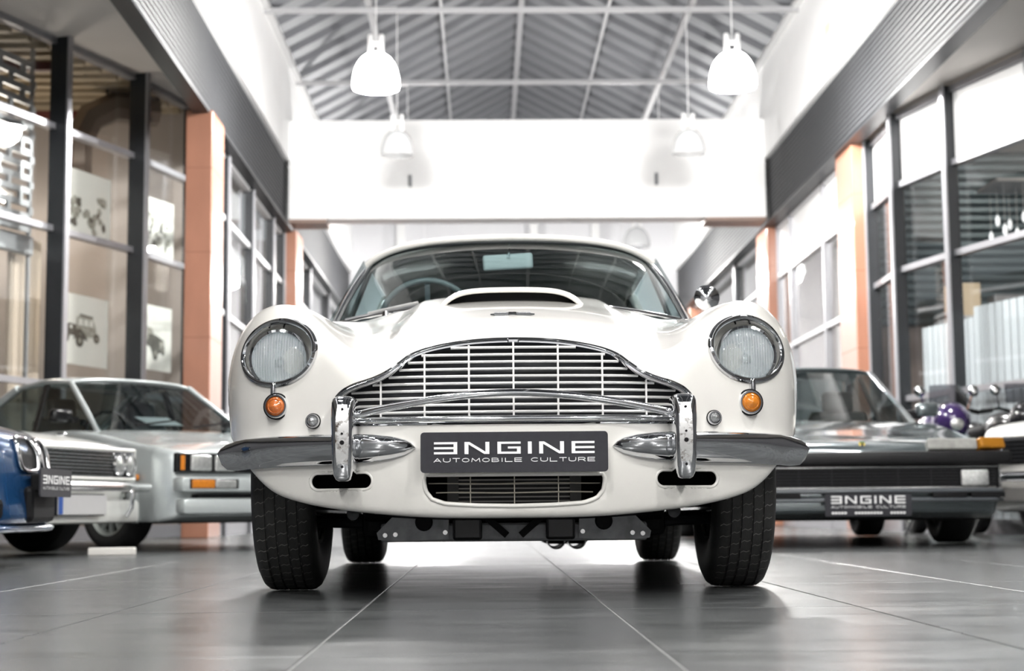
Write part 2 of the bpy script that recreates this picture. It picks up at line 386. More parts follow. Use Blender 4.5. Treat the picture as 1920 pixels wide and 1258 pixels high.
def pendant(x, y, z, d, on, label, pw=1.):
    t = thing('pendant_lamp', label, 'lamp', (x, y, z), 0, 'pendant lamps under the roof')
    r = d / 2; h = d * .74
    prof = [(r * .97, -.015), (r, .012)] + [(r * math.cos(a) ** .82, .012 + (h - .012) * math.sin(a)) for a in [R(k) for k in range(6, 85, 6)]] + [(.05, h)]
    MB().lathe(prof, (0, 0, 0), seg=32).build('shade', lit if on else opal, t, smooth=60, solid=.006, fix=False)
    MB().lathe([(.001, 0), (.06, .005), (.09, .05), (.06, .12), (.02, .15)], (0, 0, .06), seg=16).build('bulb', lit if on else opal, t, smooth=60)
    for q_ in (-.055, .055): MB().lathe([(0, h - .03), (.027, h - .03), (.027, h + .17), (.02, h + .19), (0, h + .19)], (q_, 0, 0), seg=14).build('ballast_post', steel_white, t, smooth=40)
    MB().box((0, 0, h + .10), (.13, .03, .03)).build('yoke', steel_white, t)
    MB().tube([(0, 0, h + .1), (0, 0, 6.17 - z)], .006, 6).build('cable', steel_white, t)
    rx_ = -1.33 if x < 0 else 2.5
    MB().bar((0, 0, 6.17 - z), (rx_ - x, 0, 6.17 - z), .03, .03).build('hanger_arm', steel_white, t)
    if on:
        ld = bpy.data.lights.new('pendant_light', 'POINT'); ld.energy = LAMP_W * pw; ld.color = (1, .985, .96); ld.shadow_soft_size = .16
        lo = bpy.data.objects.new('pendant_light', ld); COL.objects.link(lo); lo.parent = t; lo.location = (0, 0, -.06)
    return t
pendant(-1.04, 15.4, 4.38, .46, True, 'glowing white dome pendant lamp on the left, nearer pair', 1.9)
pendant(2.48, 15.4, 4.38, .46, True, 'glowing white dome pendant lamp on the right, nearer pair', 1.9)
pendant(-1.00, 18.5, 4.40, .39, False, 'unlit dome pendant lamp in front of the beam, left')
pendant(2.44, 18.5, 4.40, .39, False, 'unlit dome pendant lamp in front of the beam, right')
pendant(2.44, 25.0, 4.36, .42, False, 'unlit dome pendant lamp beyond the beam above the car roof, right')
for y in (21.95, 28.0):  # unseen pendants added to brighten the far wall and its floor reflection
    for x in (-1.04, 2.48): pendant(x, y, 4.36, .42, True, 'added lit dome pendant lamp hidden beyond the beam, %s %s' % ('near' if y < 25 else 'far', 'left' if x < 0 else 'right'), .7 if y < 25 else 1.4)
for y, nm, pw in ((11.3, 'the dark grand tourer', .9), (6.1, 'the white coupe roof', .5), (3.0, 'the white coupe nose', .45), (-.1, 'the viewpoint', .6), (-3.2, 'the floor behind the viewpoint', .8), (-6.3, 'the entrance', .8)):  # pendants added out of frame to light the car and hall
    for x in (-1.04, 2.48):
        pendant(x, y, 4.38, .46, True, 'added lit dome pendant lamp out of frame above %s, %s row' % (nm, 'left' if x < 0 else 'right'), pw)
# shop lamps behind the glass
def shop_lamp(x, y, z, pw, label, ln=.9, rz=R(90), zc=4.03):
    t = thing('ceiling_tube_lamp', label, 'lamp', (x, y, z), rz, 'lamps inside the shops')
    MB().rbox((0, 0, .05), (ln, .12, .05), .01).build('housing', steel_white, t)
    MB().rbox((0, 0, 0), (ln * .96, .09, .05), .02).build('tube', mat('lit_tube', (.9, .9, .9), .4, emit=(1, .93, .82), estr=12), t)
    MB().bar((0, 0, .07), (0, 0, zc - z), .015, .015).build('stem', steel_white, t)
    ld = bpy.data.lights.new('tube_light', 'POINT'); ld.energy = pw; ld.color = (1, .9, .78); ld.shadow_soft_size = .2
    lo = bpy.data.objects.new('tube_light', ld); COL.objects.link(lo); lo.parent = t; lo.location = (0, 0, -.12)
shop_lamp(-4.75, 15.4, 3.35, 60, 'lit tube lamp hanging inside the left shop', zc=4.45)
shop_lamp(-5.2, 19.2, 3.35, 60, 'lit tube lamp inside the shop between left columns')
shop_lamp(6.2, 13.6, 3.35, 60, 'lit tube lamp hanging inside the right shop')
shop_lamp(6.2, 19.5, 3.35, 60, 'lit tube lamp inside the shop between right columns')

# ------------------------------------------------------------------ implicit shells (car bodies)
class Spl:                                   # natural cubic spline
    def __init__(s, x, y):
        s.x = np.array(x, float); s.y = np.array(y, float); n = len(x); h = np.diff(s.x)
        A = np.zeros((n, n)); b = np.zeros(n); A[0, 0] = A[-1, -1] = 1
        for i in range(1, n - 1):
            A[i, i - 1] = h[i - 1]; A[i, i] = 2 * (h[i - 1] + h[i]); A[i, i + 1] = h[i]
            b[i] = 6 * ((s.y[i + 1] - s.y[i]) / h[i] - (s.y[i] - s.y[i - 1]) / h[i - 1])
        s.m = np.linalg.solve(A, b)
    def __call__(s, t):
        t = np.clip(np.asarray(t, float), s.x[0], s.x[-1]); i = np.clip(np.searchsorted(s.x, t) - 1, 0, len(s.x) - 2)
        h = s.x[i + 1] - s.x[i]; a = (s.x[i + 1] - t) / h; b = (t - s.x[i]) / h
        return a * s.y[i] + b * s.y[i + 1] + ((a ** 3 - a) * s.m[i] + (b ** 3 - b) * s.m[i + 1]) * h * h / 6
def smax(a, b, k):
    h = np.maximum(k - np.abs(a - b), 0) / k
    return np.maximum(a, b) + h * h * k * .25
def smin(a, b, k): return -smax(-a, -b, k)
def sstep(a, b, t):
    t = np.clip((t - a) / (b - a), 0, 1); return t * t * (3 - 2 * t)
def seg_sd(poly, X, Z):                      # signed distance to a closed 2-D polygon
    P = np.array(poly, float); X, Z = np.broadcast_arrays(X, Z); d = np.full(X.shape, 1e9); s = np.zeros(X.shape, bool)
    for i in range(len(P)):
        a, b = P[i], P[(i + 1) % len(P)]; e = b - a; wx, wz = X - a[0], Z - a[1]
        t = np.clip((wx * e[0] + wz * e[1]) / (e @ e + 1e-12), 0, 1)
        d = np.minimum(d, (wx - t * e[0]) ** 2 + (wz - t * e[1]) ** 2)
        c = ((a[1] > Z) != (b[1] > Z)) & (X < (b[0] - a[0]) * (Z - a[1]) / (b[1] - a[1] + 1e-12) + a[0]); s ^= c
    return np.where(s, -1, 1) * np.sqrt(d)
def surface_nets(F, xs, ys, zs, newton=3):
    V = np.broadcast_to(F(xs[:, None, None], ys[None, :, None], zs[None, None, :]), (len(xs), len(ys), len(zs)))
    S = V < 0; nx, ny, nz = S.shape
    cnt = np.zeros((nx - 1, ny - 1, nz - 1), np.int8)
    for dx in (0, 1):
        for dy in (0, 1):
            for dz in (0, 1): cnt += S[dx:nx - 1 + dx, dy:ny - 1 + dy, dz:nz - 1 + dz]
    I, J, K = np.nonzero((cnt > 0) & (cnt < 8)); m = len(I)
    idx = -np.ones(cnt.shape, np.int64); idx[I, J, K] = np.arange(m)
    acc = np.zeros((m, 3)); num = np.zeros(m)
    cor = [(a, b, c) for a in (0, 1) for b in (0, 1) for c in (0, 1)]
    for a in cor:
        for ax in range(3):
            if a[ax]: continue
            b = list(a); b[ax] = 1
            va = V[I + a[0], J + a[1], K + a[2]]; vb = V[I + b[0], J + b[1], K + b[2]]
            ok = (va < 0) != (vb < 0); t = np.where(ok, va / np.where(ok, va - vb, 1), 0)
            p = np.array(a, float)[None] + 0 * acc; p[:, ax] += t
            acc[ok] += p[ok]; num[ok] += 1
    acc /= num[:, None]
    def co(arr, i, t): return arr[i] * (1 - t) + arr[i + 1] * t
    P = np.stack([co(xs, I, acc[:, 0]), co(ys, J, acc[:, 1]), co(zs, K, acc[:, 2])], 1)
    Q = []
    for ax in range(3):
        sl0 = [slice(1, -1)] * 3; sl1 = [slice(1, -1)] * 3; sl0[ax] = slice(0, -1); sl1[ax] = slice(1, None)
        A, B = S[tuple(sl0)], S[tuple(sl1)]; e = np.argwhere(A != B)
        if not len(e): continue
        inn = A[tuple(e.T)]; base = e + 1; base[:, ax] = e[:, ax]
        o1, o2 = [(1, 2), (2, 0), (0, 1)][ax]
        def cell(d1, d2):
            c = base.copy(); c[:, o1] -= d1; c[:, o2] -= d2; return idx[c[:, 0], c[:, 1], c[:, 2]]
        q = np.stack([cell(1, 1), cell(0, 1), cell(0, 0), cell(1, 0)], 1)
        q[~inn] = q[~inn][:, ::-1]; Q.append(q)
    Q = np.concatenate(Q); Q = Q[(Q >= 0).all(1)]
    hx = np.minimum(np.gradient(xs)[I], .02) * .6
    for _ in range(newton):
        e = 1e-4; f = F(P[:, 0], P[:, 1], P[:, 2])
        g = np.stack([F(P[:, 0] + e, P[:, 1], P[:, 2]) - F(P[:, 0] - e, P[:, 1], P[:, 2]),
                      F(P[:, 0], P[:, 1] + e, P[:, 2]) - F(P[:, 0], P[:, 1] - e, P[:, 2]),
                      F(P[:, 0], P[:, 1], P[:, 2] + e) - F(P[:, 0], P[:, 1], P[:, 2] - e)], 1) / (2 * e)
        st = -(f / np.maximum((g * g).sum(1), .05))[:, None] * g
        L = np.linalg.norm(st, axis=1, keepdims=True); st *= np.minimum(1, hx[:, None] / np.maximum(L, 1e-9)); P = P + st * .9
    return P, Q
def shell(name, F, xs, ys, zs, mats, pick, parent, newton=3, sharp=38):
    P, Q = surface_nets(F, xs, ys, zs, newton)
    me = bpy.data.meshes.new(name); me.vertices.add(len(P)); me.vertices.foreach_set('co', P.astype(np.float32).ravel())
    me.loops.add(len(Q) * 4); me.loops.foreach_set('vertex_index', Q.astype(np.int32).ravel())
    me.polygons.add(len(Q)); me.polygons.foreach_set('loop_start', np.arange(0, len(Q) * 4, 4, dtype=np.int32))
    try: me.polygons.foreach_set('loop_total', np.full(len(Q), 4, np.int32))
    except Exception: pass
    for m in mats: me.materials.append(m)
    c = P[Q].mean(1); mi = pick(c[:, 0], c[:, 1], c[:, 2]).astype(np.int32)
    me.polygons.foreach_set('material_index', mi); me.update(calc_edges=True); me.validate()
    me.shade_smooth(); me.set_sharp_from_angle(angle=R(sharp))
    o = bpy.data.objects.new(name, me); COL.objects.link(o); o.parent = parent; return o
def axis_pts(segs):                           # [(start, end, step), ...] -> coordinate array
    out = []
    for a, b, h in segs: out += list(np.linspace(a, b, max(2, int(round((b - a) / h)) + 1))[:-1])
    return np.array(out + [segs[-1][1]])
# ------------------------------------------------------------------ lettering
GLY = {  # blocky wide capitals, unit box 1 x 1, as polygons
    'e': [[(0, 0), (1, 0), (1, .18), (.16, .18), (.16, .41), (1, .41), (1, .59), (.16, .59), (.16, .82), (1, .82), (1, 1), (0, 1)]],
    'N': [[(0, 0), (.16, 0), (.16, .80), (.80, 0), (1, 0), (1, 1), (.84, 1), (.84, .20), (.20, 1), (0, 1)]],
    'G': [[(0, 0), (1, 0), (1, .60), (.45, .60), (.45, .43), (.84, .43), (.84, .18), (.16, .18), (.16, .82), (1, .82), (1, 1), (0, 1)]],
    'I': [[(0, 0), (.16, 0), (.16, 1), (0, 1)]],
}
def engine_sign(parent, c, wd, ht, lean=0., name='sign_plate', extra=False, thin=False):
    """dark plate with white lettering, facing local -Y, centre c"""
    cx, cy, cz = c; r = ht * .09
    poly = []
    for sx, sz, a0 in ((1, 1, 0), (-1, 1, 90), (-1, -1, 180), (1, -1, 270)):
        for k in range(5):
            a = R(a0 + k * 22.5); poly.append((sx * (wd / 2 - r) + math.cos(a) * r, sz * (ht / 2 - r) + math.sin(a) * r))
    def at(u, v, t): return (cx + u, cy + t - lean * v, cz + v)
    pl = MB().prism(poly, -.004, .004, at).build(name, mat('sign_charcoal', (.030, .030, .036), .55, spec=.2, noise=.08, nscale=60), parent)
    wh = mat('sign_white', (.86, .86, .86), .5)
    x0, x1 = -wd * .428, wd * .428; zt, zb = ht * .255, -ht * .045
    if extra: zt, zb = ht * .40, ht * .06
    ws = {'e': .21, 'N': .225, 'G': .21, 'I': .21}; H = zt - zb
    lay = [('E_', 0.0, .145), ('N', .19, .345), ('G', .395, .54), ('I', .585, .735), ('N', .655, .81), ('e', .857, 1.0)]
    for gch, a, b in lay:
        key = 'e' if gch == 'E_' else gch; W = (b - a) * (x1 - x0)
        for poly in GLY[key]:
            pp = [((1 - u) if gch == 'E_' else u, v) for u, v in poly]
            pp = [(x0 + a * (x1 - x0) + u * W, zb + v * H) for u, v in pp]
            MB().prism(pp, -.0055, -.004, at).build('letter', wh, pl)
    def arc(cx_, cz_, rx_, rz_, a0, a1, n_=7): return [(cx_ + math.cos(R(a0 + (a1 - a0) * i / n_)) * rx_, cz_ + math.sin(R(a0 + (a1 - a0) * i / n_)) * rz_) for i in range(n_ + 1)]
    STR = {'A': [[(0, 0), (.5, 1), (1, 0)], [(.2, .3), (.8, .3)]], 'U': [[(0, 1), (0, .4)] + arc(.5, .4, .5, .4, 180, 360) + [(1, 1)]], 'T': [[(0, 1), (1, 1)], [(.5, 1), (.5, 0)]],
           'O': [arc(.5, .5, .5, .5, 0, 360, 16)], 'M': [[(0, 0), (.08, 1), (.5, .2), (.92, 1), (1, 0)]], 'B': [[(.6, .5), (0, .5), (0, 0), (.65, 0)] + arc(.65, .26, .35, .26, -90, 90) + [(.6, .52)], [(0, .5), (0, 1), (.6, 1)] + arc(.6, .75, .3, .25, 90, -90)],
           'I': [[(.5, 0), (.5, 1)]], 'L': [[(0, 1), (0, 0), (1, 0)]], 'E': [[(1, 1), (0, 1), (0, 0), (1, 0)], [(0, .5), (.95, .5)]], 'C': [arc(.55, .5, .55, .5, 50, 310, 12)],
           'R': [[(0, 0), (0, 1), (.65, 1)] + arc(.65, .72, .33, .28, 90, -90) + [(0, .44)], [(.6, .44), (1, 0)]], 'D': [[(0, 0), (0, 1), (.5, 1)] + arc(.5, .5, .5, .5, 90, -90) + [(0, 0)]],
           'V': [[(0, 1), (.5, 0), (1, 1)]], 'N': [[(0, 0), (0, 1), (1, 0), (1, 1)]], 'G': [arc(.5, .5, .5, .5, 45, 340, 12) + [(1, .5), (.6, .5)]]}
    def text(s, z, h, wdt):
        adv = {'I': .42, ' ': .75, 'M': 1.15}; tot = sum(adv.get(c_, 1.) for c_ in s) - .28; x = -wdt / 2; k = wdt / tot; th = h * .17; mb = MB()
        for c_ in s:
            wl = k * (adv.get(c_, 1.) - .28)
            for st in STR.get(c_, []):
                pp = [(x + u * wl, z + th / 2 + v * (h - th)) for u, v in st]
                for (xa, za), (xb, zb_) in zip(pp, pp[1:]):
                    L_ = math.hypot(xb - xa, zb_ - za)
                    if L_ < 1e-7: continue
                    nx_, nz_ = -(zb_ - za) / L_ * th / 2, (xb - xa) / L_ * th / 2; ex_, ez_ = (xb - xa) / L_ * th * .35, (zb_ - za) / L_ * th * .35
                    q_ = [(xa - ex_ + nx_, za - ez_ + nz_), (xa - ex_ - nx_, za - ez_ - nz_), (xb + ex_ - nx_, zb_ + ez_ - nz_), (xb + ex_ + nx_, zb_ + ez_ + nz_)]
                    mb.add([at(u, v, -.0050) for u, v in q_], [(0, 1, 2, 3)])
            x += k * adv.get(c_, 1.)
        mb.build('lettering', wh, pl, fix=False)
    text('AUTOMOBILE CULTURE', (-ht * .245) if not extra else -ht * .14, ht * .105, (x1 - x0))
    if extra:                              # an illegible line of small print
        mb = MB(); x = x0
        for n_, gap in ((5, .045), (9, .045), (5, 0)):
            for _ in range(n_):
                w_ = (x1 - x0 - .09) / 19; mb.add([at(x + u * w_, -ht * .40 + v * ht * .09, -.0050) for u, v in ((.08, 0), (.85, 0), (.92, 1), (.15, 1))], [(0, 1, 2, 3)]); x += w_
            x += gap
        mb.build('small_print', wh, pl, fix=False)
    return pl

# ------------------------------------------------------------------ wheels
def tyre_profile(r, wd, rim, grooves=()):
    hw = wd / 2; p = [(rim, -hw * .78), (rim + .012, -hw * .86), (rim + (r - rim) * .45, -hw * 1.0), (r - .035, -hw * .97), (r - .014, -hw * .86), (r - .004, -hw * .72)]
    for g in grooves: p += [(r - .001, g - .0035), (r - .007, g - .0025), (r - .007, g + .0025), (r - .001, g + .0035)]
    p += [(r - .004, hw * .72), (r - .014, hw * .86), (r - .035, hw * .97), (rim + (r - rim) * .45, hw), (rim + .012, hw * .86), (rim, hw * .78)]
    return p
def tread_mat():
    m, nt, b = _nodes('tyre_tread'); N, L = nt.nodes, nt.links
    b.inputs['Base Color'].default_value = (.020, .020, .020, 1); b.inputs['Roughness'].default_value = .6
    n = N.new('ShaderNodeTexNoise'); n.inputs['Scale'].default_value = 60
    rp = N.new('ShaderNodeValToRGB'); rp.color_ramp.elements[0].color = (.013, .013, .013, 1); rp.color_ramp.elements[1].color = (.030, .030, .029, 1)
    L.new(n.outputs['Fac'], rp.inputs['Fac']); L.new(rp.outputs['Color'], b.inputs['Base Color'])
    return m
tread = tread_mat()
sipe_m = mat('tread_groove_dust', (.13, .127, .12), .8, noise=.2)
def wheel(parent, c, r, wd, rim_r, side, rim_m, style='spoke', steer=0., nsp=10, tread_detail=False):
    """tyre (part) with rim, spokes, hub (sub-parts); side = +1/-1 is the outer face along local X"""
    M = Matrix.Translation(c) @ Matrix.Rotation(steer, 4, 'Z')
    gr = [-.045, -.015, .018, .048] if tread_detail else []
    ty = MB().lathe(tyre_profile(r, wd, rim_r, gr), axis='X', seg=72 if tread_detail else 40, M=M.to_3x3().to_4x4(), c=c).build('tyre', tread if tread_detail else rubber, parent, smooth=35)
    MX = M.to_3x3()
    def P(x, y, z): return Vector(c) + MX @ Vector((x, y, z))
    if tread_detail:                      # zig-zag sipes across the tread, dusted pale
        mb = MB(); NS = 54
        for k in range(NS):
            a0 = 2 * math.pi * k / NS
            for (x0, x1, sh) in ((-.074, -.048, 0), (-.042, -.018, .35), (-.012, .015, .6), (.021, .045, .2), (.051, .074, .5), (-.0465, -.0435, .1), (-.0165, -.0135, .8), (.0165, .0195, .4), (.0465, .0495, .7)):
                aa = a0 + sh * 2 * math.pi / NS; pts = []
                for t in (0, .33, .66, 1):
                    x = x0 + (x1 - x0) * t; a = aa + (.012 if t in (.33,) else (-.006 if t == .66 else 0)) + .022 * t
                    rr = r + .0004 - .003 * max(0, abs(x) - .05) / .02
                    pts.append((x, a, rr))
                for (xa, aa_, ra), (xb, ab, rb) in zip(pts, pts[1:]):
                    w_ = .0014 / r
                    mb.add([P(xa, -math.cos(aa_ - w_) * ra, math.sin(aa_ - w_) * ra), P(xa, -math.cos(aa_ + w_) * ra, math.sin(aa_ + w_) * ra),
                            P(xb, -math.cos(ab + w_) * rb, math.sin(ab + w_) * rb), P(xb, -math.cos(ab - w_) * rb, math.sin(ab - w_) * rb)], [(0, 1, 2, 3)])
        o = mb.build('tread_sipes', sipe_m, ty, fix=False); o['kind'] = 'stuff'
    rr = rim_r
    MB().lathe([(rr * .98, -wd * .4), (rr + .006, -wd * .42), (rr + .006, -wd * .39), (rr * .93, -wd * .33), (rr * .90, 0), (rr * .93, wd * .33), (rr + .006, wd * .39), (rr + .006, wd * .42), (rr * .98, wd * .4)],
               axis='X', seg=36, M=MX.to_4x4(), c=c).build('rim', rim_m, ty, smooth=40)
    dp = side * wd * .22
    MB().lathe([(0.0, dp - side * .03), (rr * .93, dp - side * .03), (rr * .93, dp - side * .04), (0, dp - side * .04)], axis='X', seg=32, M=MX.to_4x4(), c=c).build('brake_disc', darkmetal, ty)
    if style == 'spoke':
        for k in range(nsp):
            a = 2 * math.pi * k / nsp
            MB().bar(P(dp + side * .015, math.cos(a) * rr * .16, math.sin(a) * rr * .16), P(dp + side * .005, math.cos(a) * rr * .93, math.sin(a) * rr * .93), .028 * rr / .19, .022, up=MX @ Vector((1, 0, 0))).build('spoke', rim_m, ty)
        MB().lathe([(0, dp + side * .035), (rr * .14, dp + side * .032), (rr * .22, dp + side * .015), (rr * .22, dp - side * .02)], axis='X', seg=20, M=MX.to_4x4(), c=c).build('hub', rim_m, ty, smooth=40)
    else:
        MB().lathe([(0, dp + side * .03), (rr * .3, dp + side * .028), (rr * .4, dp + side * .01), (rr * .9, dp)], axis='X', seg=28, M=MX.to_4x4(), c=c).build('wheel_disc', rim_m, ty, smooth=40)
    return ty

# ------------------------------------------------------------------ the white grand tourer in the middle
paint_w = mat('ivory_white_paint', (.80, .785, .745), .28, coat=.9, noise=.01, nscale=8, spec=.5)
# local frame: x to the right of the picture, y backwards from the nose, z up
hero = thing('vintage_coupe', 'white vintage grand tourer facing the viewer, chrome grille, in the middle of the hall', 'car', (.078, 4.16, 0), R(-.78))
h_zb = Spl([0, .05, .12, .22, .35, .55, .8, 1.2, 1.5, 2.0, 2.8, 3.8, 4.6], [.665, .692, .718, .748, .783, .828, .874, .950, .985, .97, .94, .92, .84])
h_zf = Spl([0, .2, .35, .5, .65, .85, 1.2, 1.6, 2.4, 3.3, 4.0, 4.6], [.780, .808, .832, .848, .856, .862, .878, .900, .91, .91, .88, .80])
h_plan = Spl([0, .2, .35, .45, .52, .60, .68, .75, .80, .84, .9], [0, .012, .040, .078, .118, .165, .225, .305, .39, .50, .75])
h_W = Spl([.15, .25, .35, .45, .55, .65, .75, .9], [.755, .785, .812, .832, .845, .848, .845, .835])
h_bot = Spl([0, .25, .35, .5, .6, .66, .72, .77, .82, .9], [.218, .222, .230, .248, .270, .295, .345, .40, .455, .5])
AX1, AX2, TRX = .80, 3.29, .665
def h_parts(x, y, z):
    ax = np.sqrt(x * x + 1e-5)
    bul = .020 * (1 - sstep(.29, .36, ax)) * sstep(.03, .30, y)
    bon = h_zb(y) - (.075 - .02 * sstep(.4, 1.4, y)) * (ax / .45) ** 2.3 + bul
    d = ax - .655
    fen = h_zf(y) - np.where(d > 0, 3.4, 3.2) * d * d
    top = smax(bon, fen, .11) - .008
    lean = .95 * np.maximum(0, z - .52) ** 2 + 1.1 * np.maximum(0, .36 - z) ** 2
    fr = h_plan(ax) + lean - y
    taper = .11 * sstep(2.6, 4.5, y) ** 2
    sd = ax - (h_W(z) - taper)
    zb = h_bot(ax) * (1 - sstep(.45, .7, y)) + .19 * sstep(.45, .7, y) + .15 * sstep(3.7, 4.5, y)
    return z - top, fr, sd, zb - z, y - (4.5 - .3 * ax * ax - .25 * (z - .6) ** 2)
def h_F0(x, y, z):
    t, fr, sd, bt, re = h_parts(x, y, z)
    F = smax(t, sd, .13)
    F = smax(F, fr, .085)
    F = smax(F, re, .12)
    return smax(F, bt, .02)
GR = [(0, .690), (.10, .686), (.175, .676), (.235, .662), (.275, .645), (.305, .622), (.338, .600), (.375, .584), (.420, .571), (.452, .556), (.473, .535), (.480, .508), (.474, .484), (.455, .468)]
def smooth_closed(pts, n=120):
    P = np.array(pts, float); m = len(P); out = []
    for i in range(m):
        p0, p1, p2, p3 = P[i - 1], P[i], P[(i + 1) % m], P[(i + 2) % m]
        for t in np.linspace(0, 1, max(2, n // m), endpoint=False):
            out.append(.5 * ((2 * p1) + (-p0 + p2) * t + (2 * p0 - 5 * p1 + 4 * p2 - p3) * t * t + (-p0 + 3 * p1 - 3 * p2 + p3) * t ** 3))
    return [tuple(p) for p in out]
gr_full = GR + [(.30, .466), (.1, .466)] + [(-x, z) for x, z in ([(.1, .466), (.30, .466)] + GR[::-1])[:-1]]
gr_poly = smooth_closed(gr_full, 160)
INT = [(-.232, .331), (.232, .331), (.236, .318), (.232, .290), (.215, .268), (.18, .256), (.1, .251), (0, .249), (-.1, .251), (-.18, .256), (-.215, .268), (-.232, .290), (-.236, .318)]
HLX, HLZ, HRX, HRZ = .648, .675, .111, .089
def cap_sd(x, z, cx, cz, hl, r):
    dx = np.abs(np.abs(x) - cx); dx = np.maximum(dx - hl, 0); return np.sqrt(dx * dx + (z - cz) ** 2) - r
def h_cut(x, y, z):
    ax = np.abs(x); pl = h_plan(np.sqrt(x * x + 1e-5))
    g = np.maximum(seg_sd(gr_poly, x, z), y - .17)
    i = np.maximum(seg_sd(INT, x, z), y - .24)
    hl = (np.sqrt(((ax - HLX) / HRX) ** 2 + ((z - HLZ) / HRZ) ** 2) - 1) * .09
    hl = np.maximum(hl, y - (pl + .13))
    sl = np.maximum(cap_sd(x, z, .458, .3175, .064, .0225), y - .30)
    wa = np.maximum(np.sqrt((y - AX1) ** 2 + (z - .33) ** 2) - .385, .44 - ax)
    wr = np.maximum(np.sqrt((y - AX2) ** 2 + (z - .33) ** 2) - .38, .47 - ax)
    cab = np.maximum(np.maximum(ax - .66, np.maximum(1.50 + .22 * (ax / .65) ** 2 - y, y - 3.5)), .50 - z)
    sc = np.maximum(np.maximum(ax - .2, np.maximum(.86 - y, y - 1.1)), .80 - z)
    return np.minimum.reduce(np.broadcast_arrays(g, i, hl, sl, wa, wr, cab, sc))
def h_F(x, y, z): return np.maximum(h_F0(x, y, z), -h_cut(x, y, z))
def h_pick(x, y, z):
    deep = h_F0(x, y, z) < -.004
    head = deep & (np.abs(np.abs(x) - HLX) < .13) & (np.abs(z - HLZ) < .13) & (y < .6)
    cabin = deep & (y > 1.3) & (y < 3.6) & (np.abs(x) < .7) & (z > .45)
    under = (z < .24) & (y > .5)
    return np.where(cabin, 2, np.where(head, 0, np.where(deep | under, 1, 0)))
interior_m = mat('dark_teal_trim', (.035, .045, .048), .55, noise=.15)
shell('body_shell', h_F, axis_pts([(-.90, .90, .0085)]), axis_pts([(-.06, .45, .0075), (.45, 1.6, .014), (1.6, 4.7, .04)]), axis_pts([(.12, 1.0, .0085)]),
      [paint_w, black, interior_m], h_pick, hero)
def surf_y(x, z, F=h_F0):
    x = np.atleast_1d(np.asarray(x, float)); z = np.atleast_1d(np.asarray(z, float)); x, z = np.broadcast_arrays(x, z)
    lo = np.full(x.shape, -.3); step = .01; y = lo.copy(); done = np.zeros(x.shape, bool)
    for _ in range(140):
        f = F(x, y, z); done |= f < 0; y = np.where(done, y, y + step)
    a, b = y - step, y.copy()
    for _ in range(30):
        m = (a + b) / 2; ins = F(x, m, z) < 0; b = np.where(ins, m, b); a = np.where(ins, a, m)
    return b
def surf_z(x, y, F=h_F0):
    a, b = .4, 1.1
    for _ in range(40):
        m = (a + b) / 2
        if F(np.array([x]), np.array([y]), np.array([m]))[0] < 0: a = m
        else: b = m
    return a
def on_front(pts, off=0.):
    ys = surf_y([p[0] for p in pts], [p[1] for p in pts]); return [(p[0], y - off, p[1]) for p, y in zip(pts, ys)]
def resample(poly, n):
    P = np.array(poly + poly[:1], float); d = np.r_[0, np.cumsum(np.linalg.norm(np.diff(P, axis=0), axis=1))]
    t = np.linspace(0, d[-1], n, endpoint=False); return list(zip(np.interp(t, d, P[:, 0]), np.interp(t, d, P[:, 1])))
def scaled(poly, c, s): return [(c[0] + (x - c[0]) * s, c[1] + (z - c[1]) * s) for x, z in poly]
def inset(poly, d):
    P = np.array(poly); n = len(P); out = []
    for i in range(n):
        t = P[(i + 1) % n] - P[i - 1]; t = t / (np.linalg.norm(t) + 1e-9); out.append(tuple(P[i] + np.array([t[1], -t[0]]) * -d))
    return out
_area = sum(gr_poly[i - 1][0] * gr_poly[i][1] - gr_poly[i][0] * gr_poly[i - 1][1] for i in range(len(gr_poly)))
sg = 1 if _area > 0 else -1
# chrome grille surround: two stepped mouldings
def ring_strip(poly, offs, name, m, parent):
    """sweep a moulding over nested outlines: offs = [(inset, forward)]"""
    n = len(poly); rings = []; ys = surf_y([p[0] for p in poly], [p[1] for p in poly])
    for (d, f) in offs:
        q = inset(poly, d * sg); rings.append([(x, y - f, z) for (x, z), y in zip(q, ys)])
    vs = [p for r in rings for p in r]; fs = []
    for a in range(len(rings) - 1):
        for i in range(n): fs.append((a * n + i, a * n + (i + 1) % n, (a + 1) * n + (i + 1) % n, (a + 1) * n + i))
    return MB().add(vs, fs).build(name, m, parent, smooth=50, fix=False)
grille = MB()
gback = [(x, .165, z) for x, z in gr_poly]; grille.add(gback, [tuple(range(len(gback)))])
grille = grille.build('grille', mat('radiator_black', (.010, .012, .018), .5), hero, fix=False)
ring_strip(gr_poly, [(-.006, -.002), (-.005, .004), (-.001, .006), (.002, .004), (.003, .000), (.004, .003), (.008, .003), (.011, -.002), (.012, -.03)], 'surround', chrome, grille)
MB().tube([(x, y - .012, .476) for x, y in zip(np.linspace(-.425, .425, 25), surf_y(np.linspace(-.425, .425, 25), .476))], .0075, 10).build('lower_moulding', chrome, grille, smooth=60)
MB().rbox((0, surf_y(0, .684)[0] - .010, .684), (.03, .012, .012), .003).build('catch', chrome, grille)
silver = mat('silver_slat', (.74, .73, .72), .32, .55)
gin = inset(gr_poly, .012 * sg)
def span_at(poly, z):
    xs = []
    for (x0, z0), (x1, z1) in zip(poly, poly[1:] + poly[:1]):
        if (z0 > z) != (z1 > z): xs.append(x0 + (x1 - x0) * (z - z0) / (z1 - z0))
    return (min(xs), max(xs)) if xs else None
def vspan_at(poly, x):
    zs = []
    for (x0, z0), (x1, z1) in zip(poly, poly[1:] + poly[:1]):
        if (x0 > x) != (x1 > x): zs.append(z0 + (z1 - z0) * (x - x0) / (x1 - x0))
    return (min(zs), max(zs)) if zs else None
gy = lambda x: float(h_plan(abs(x))) + .045
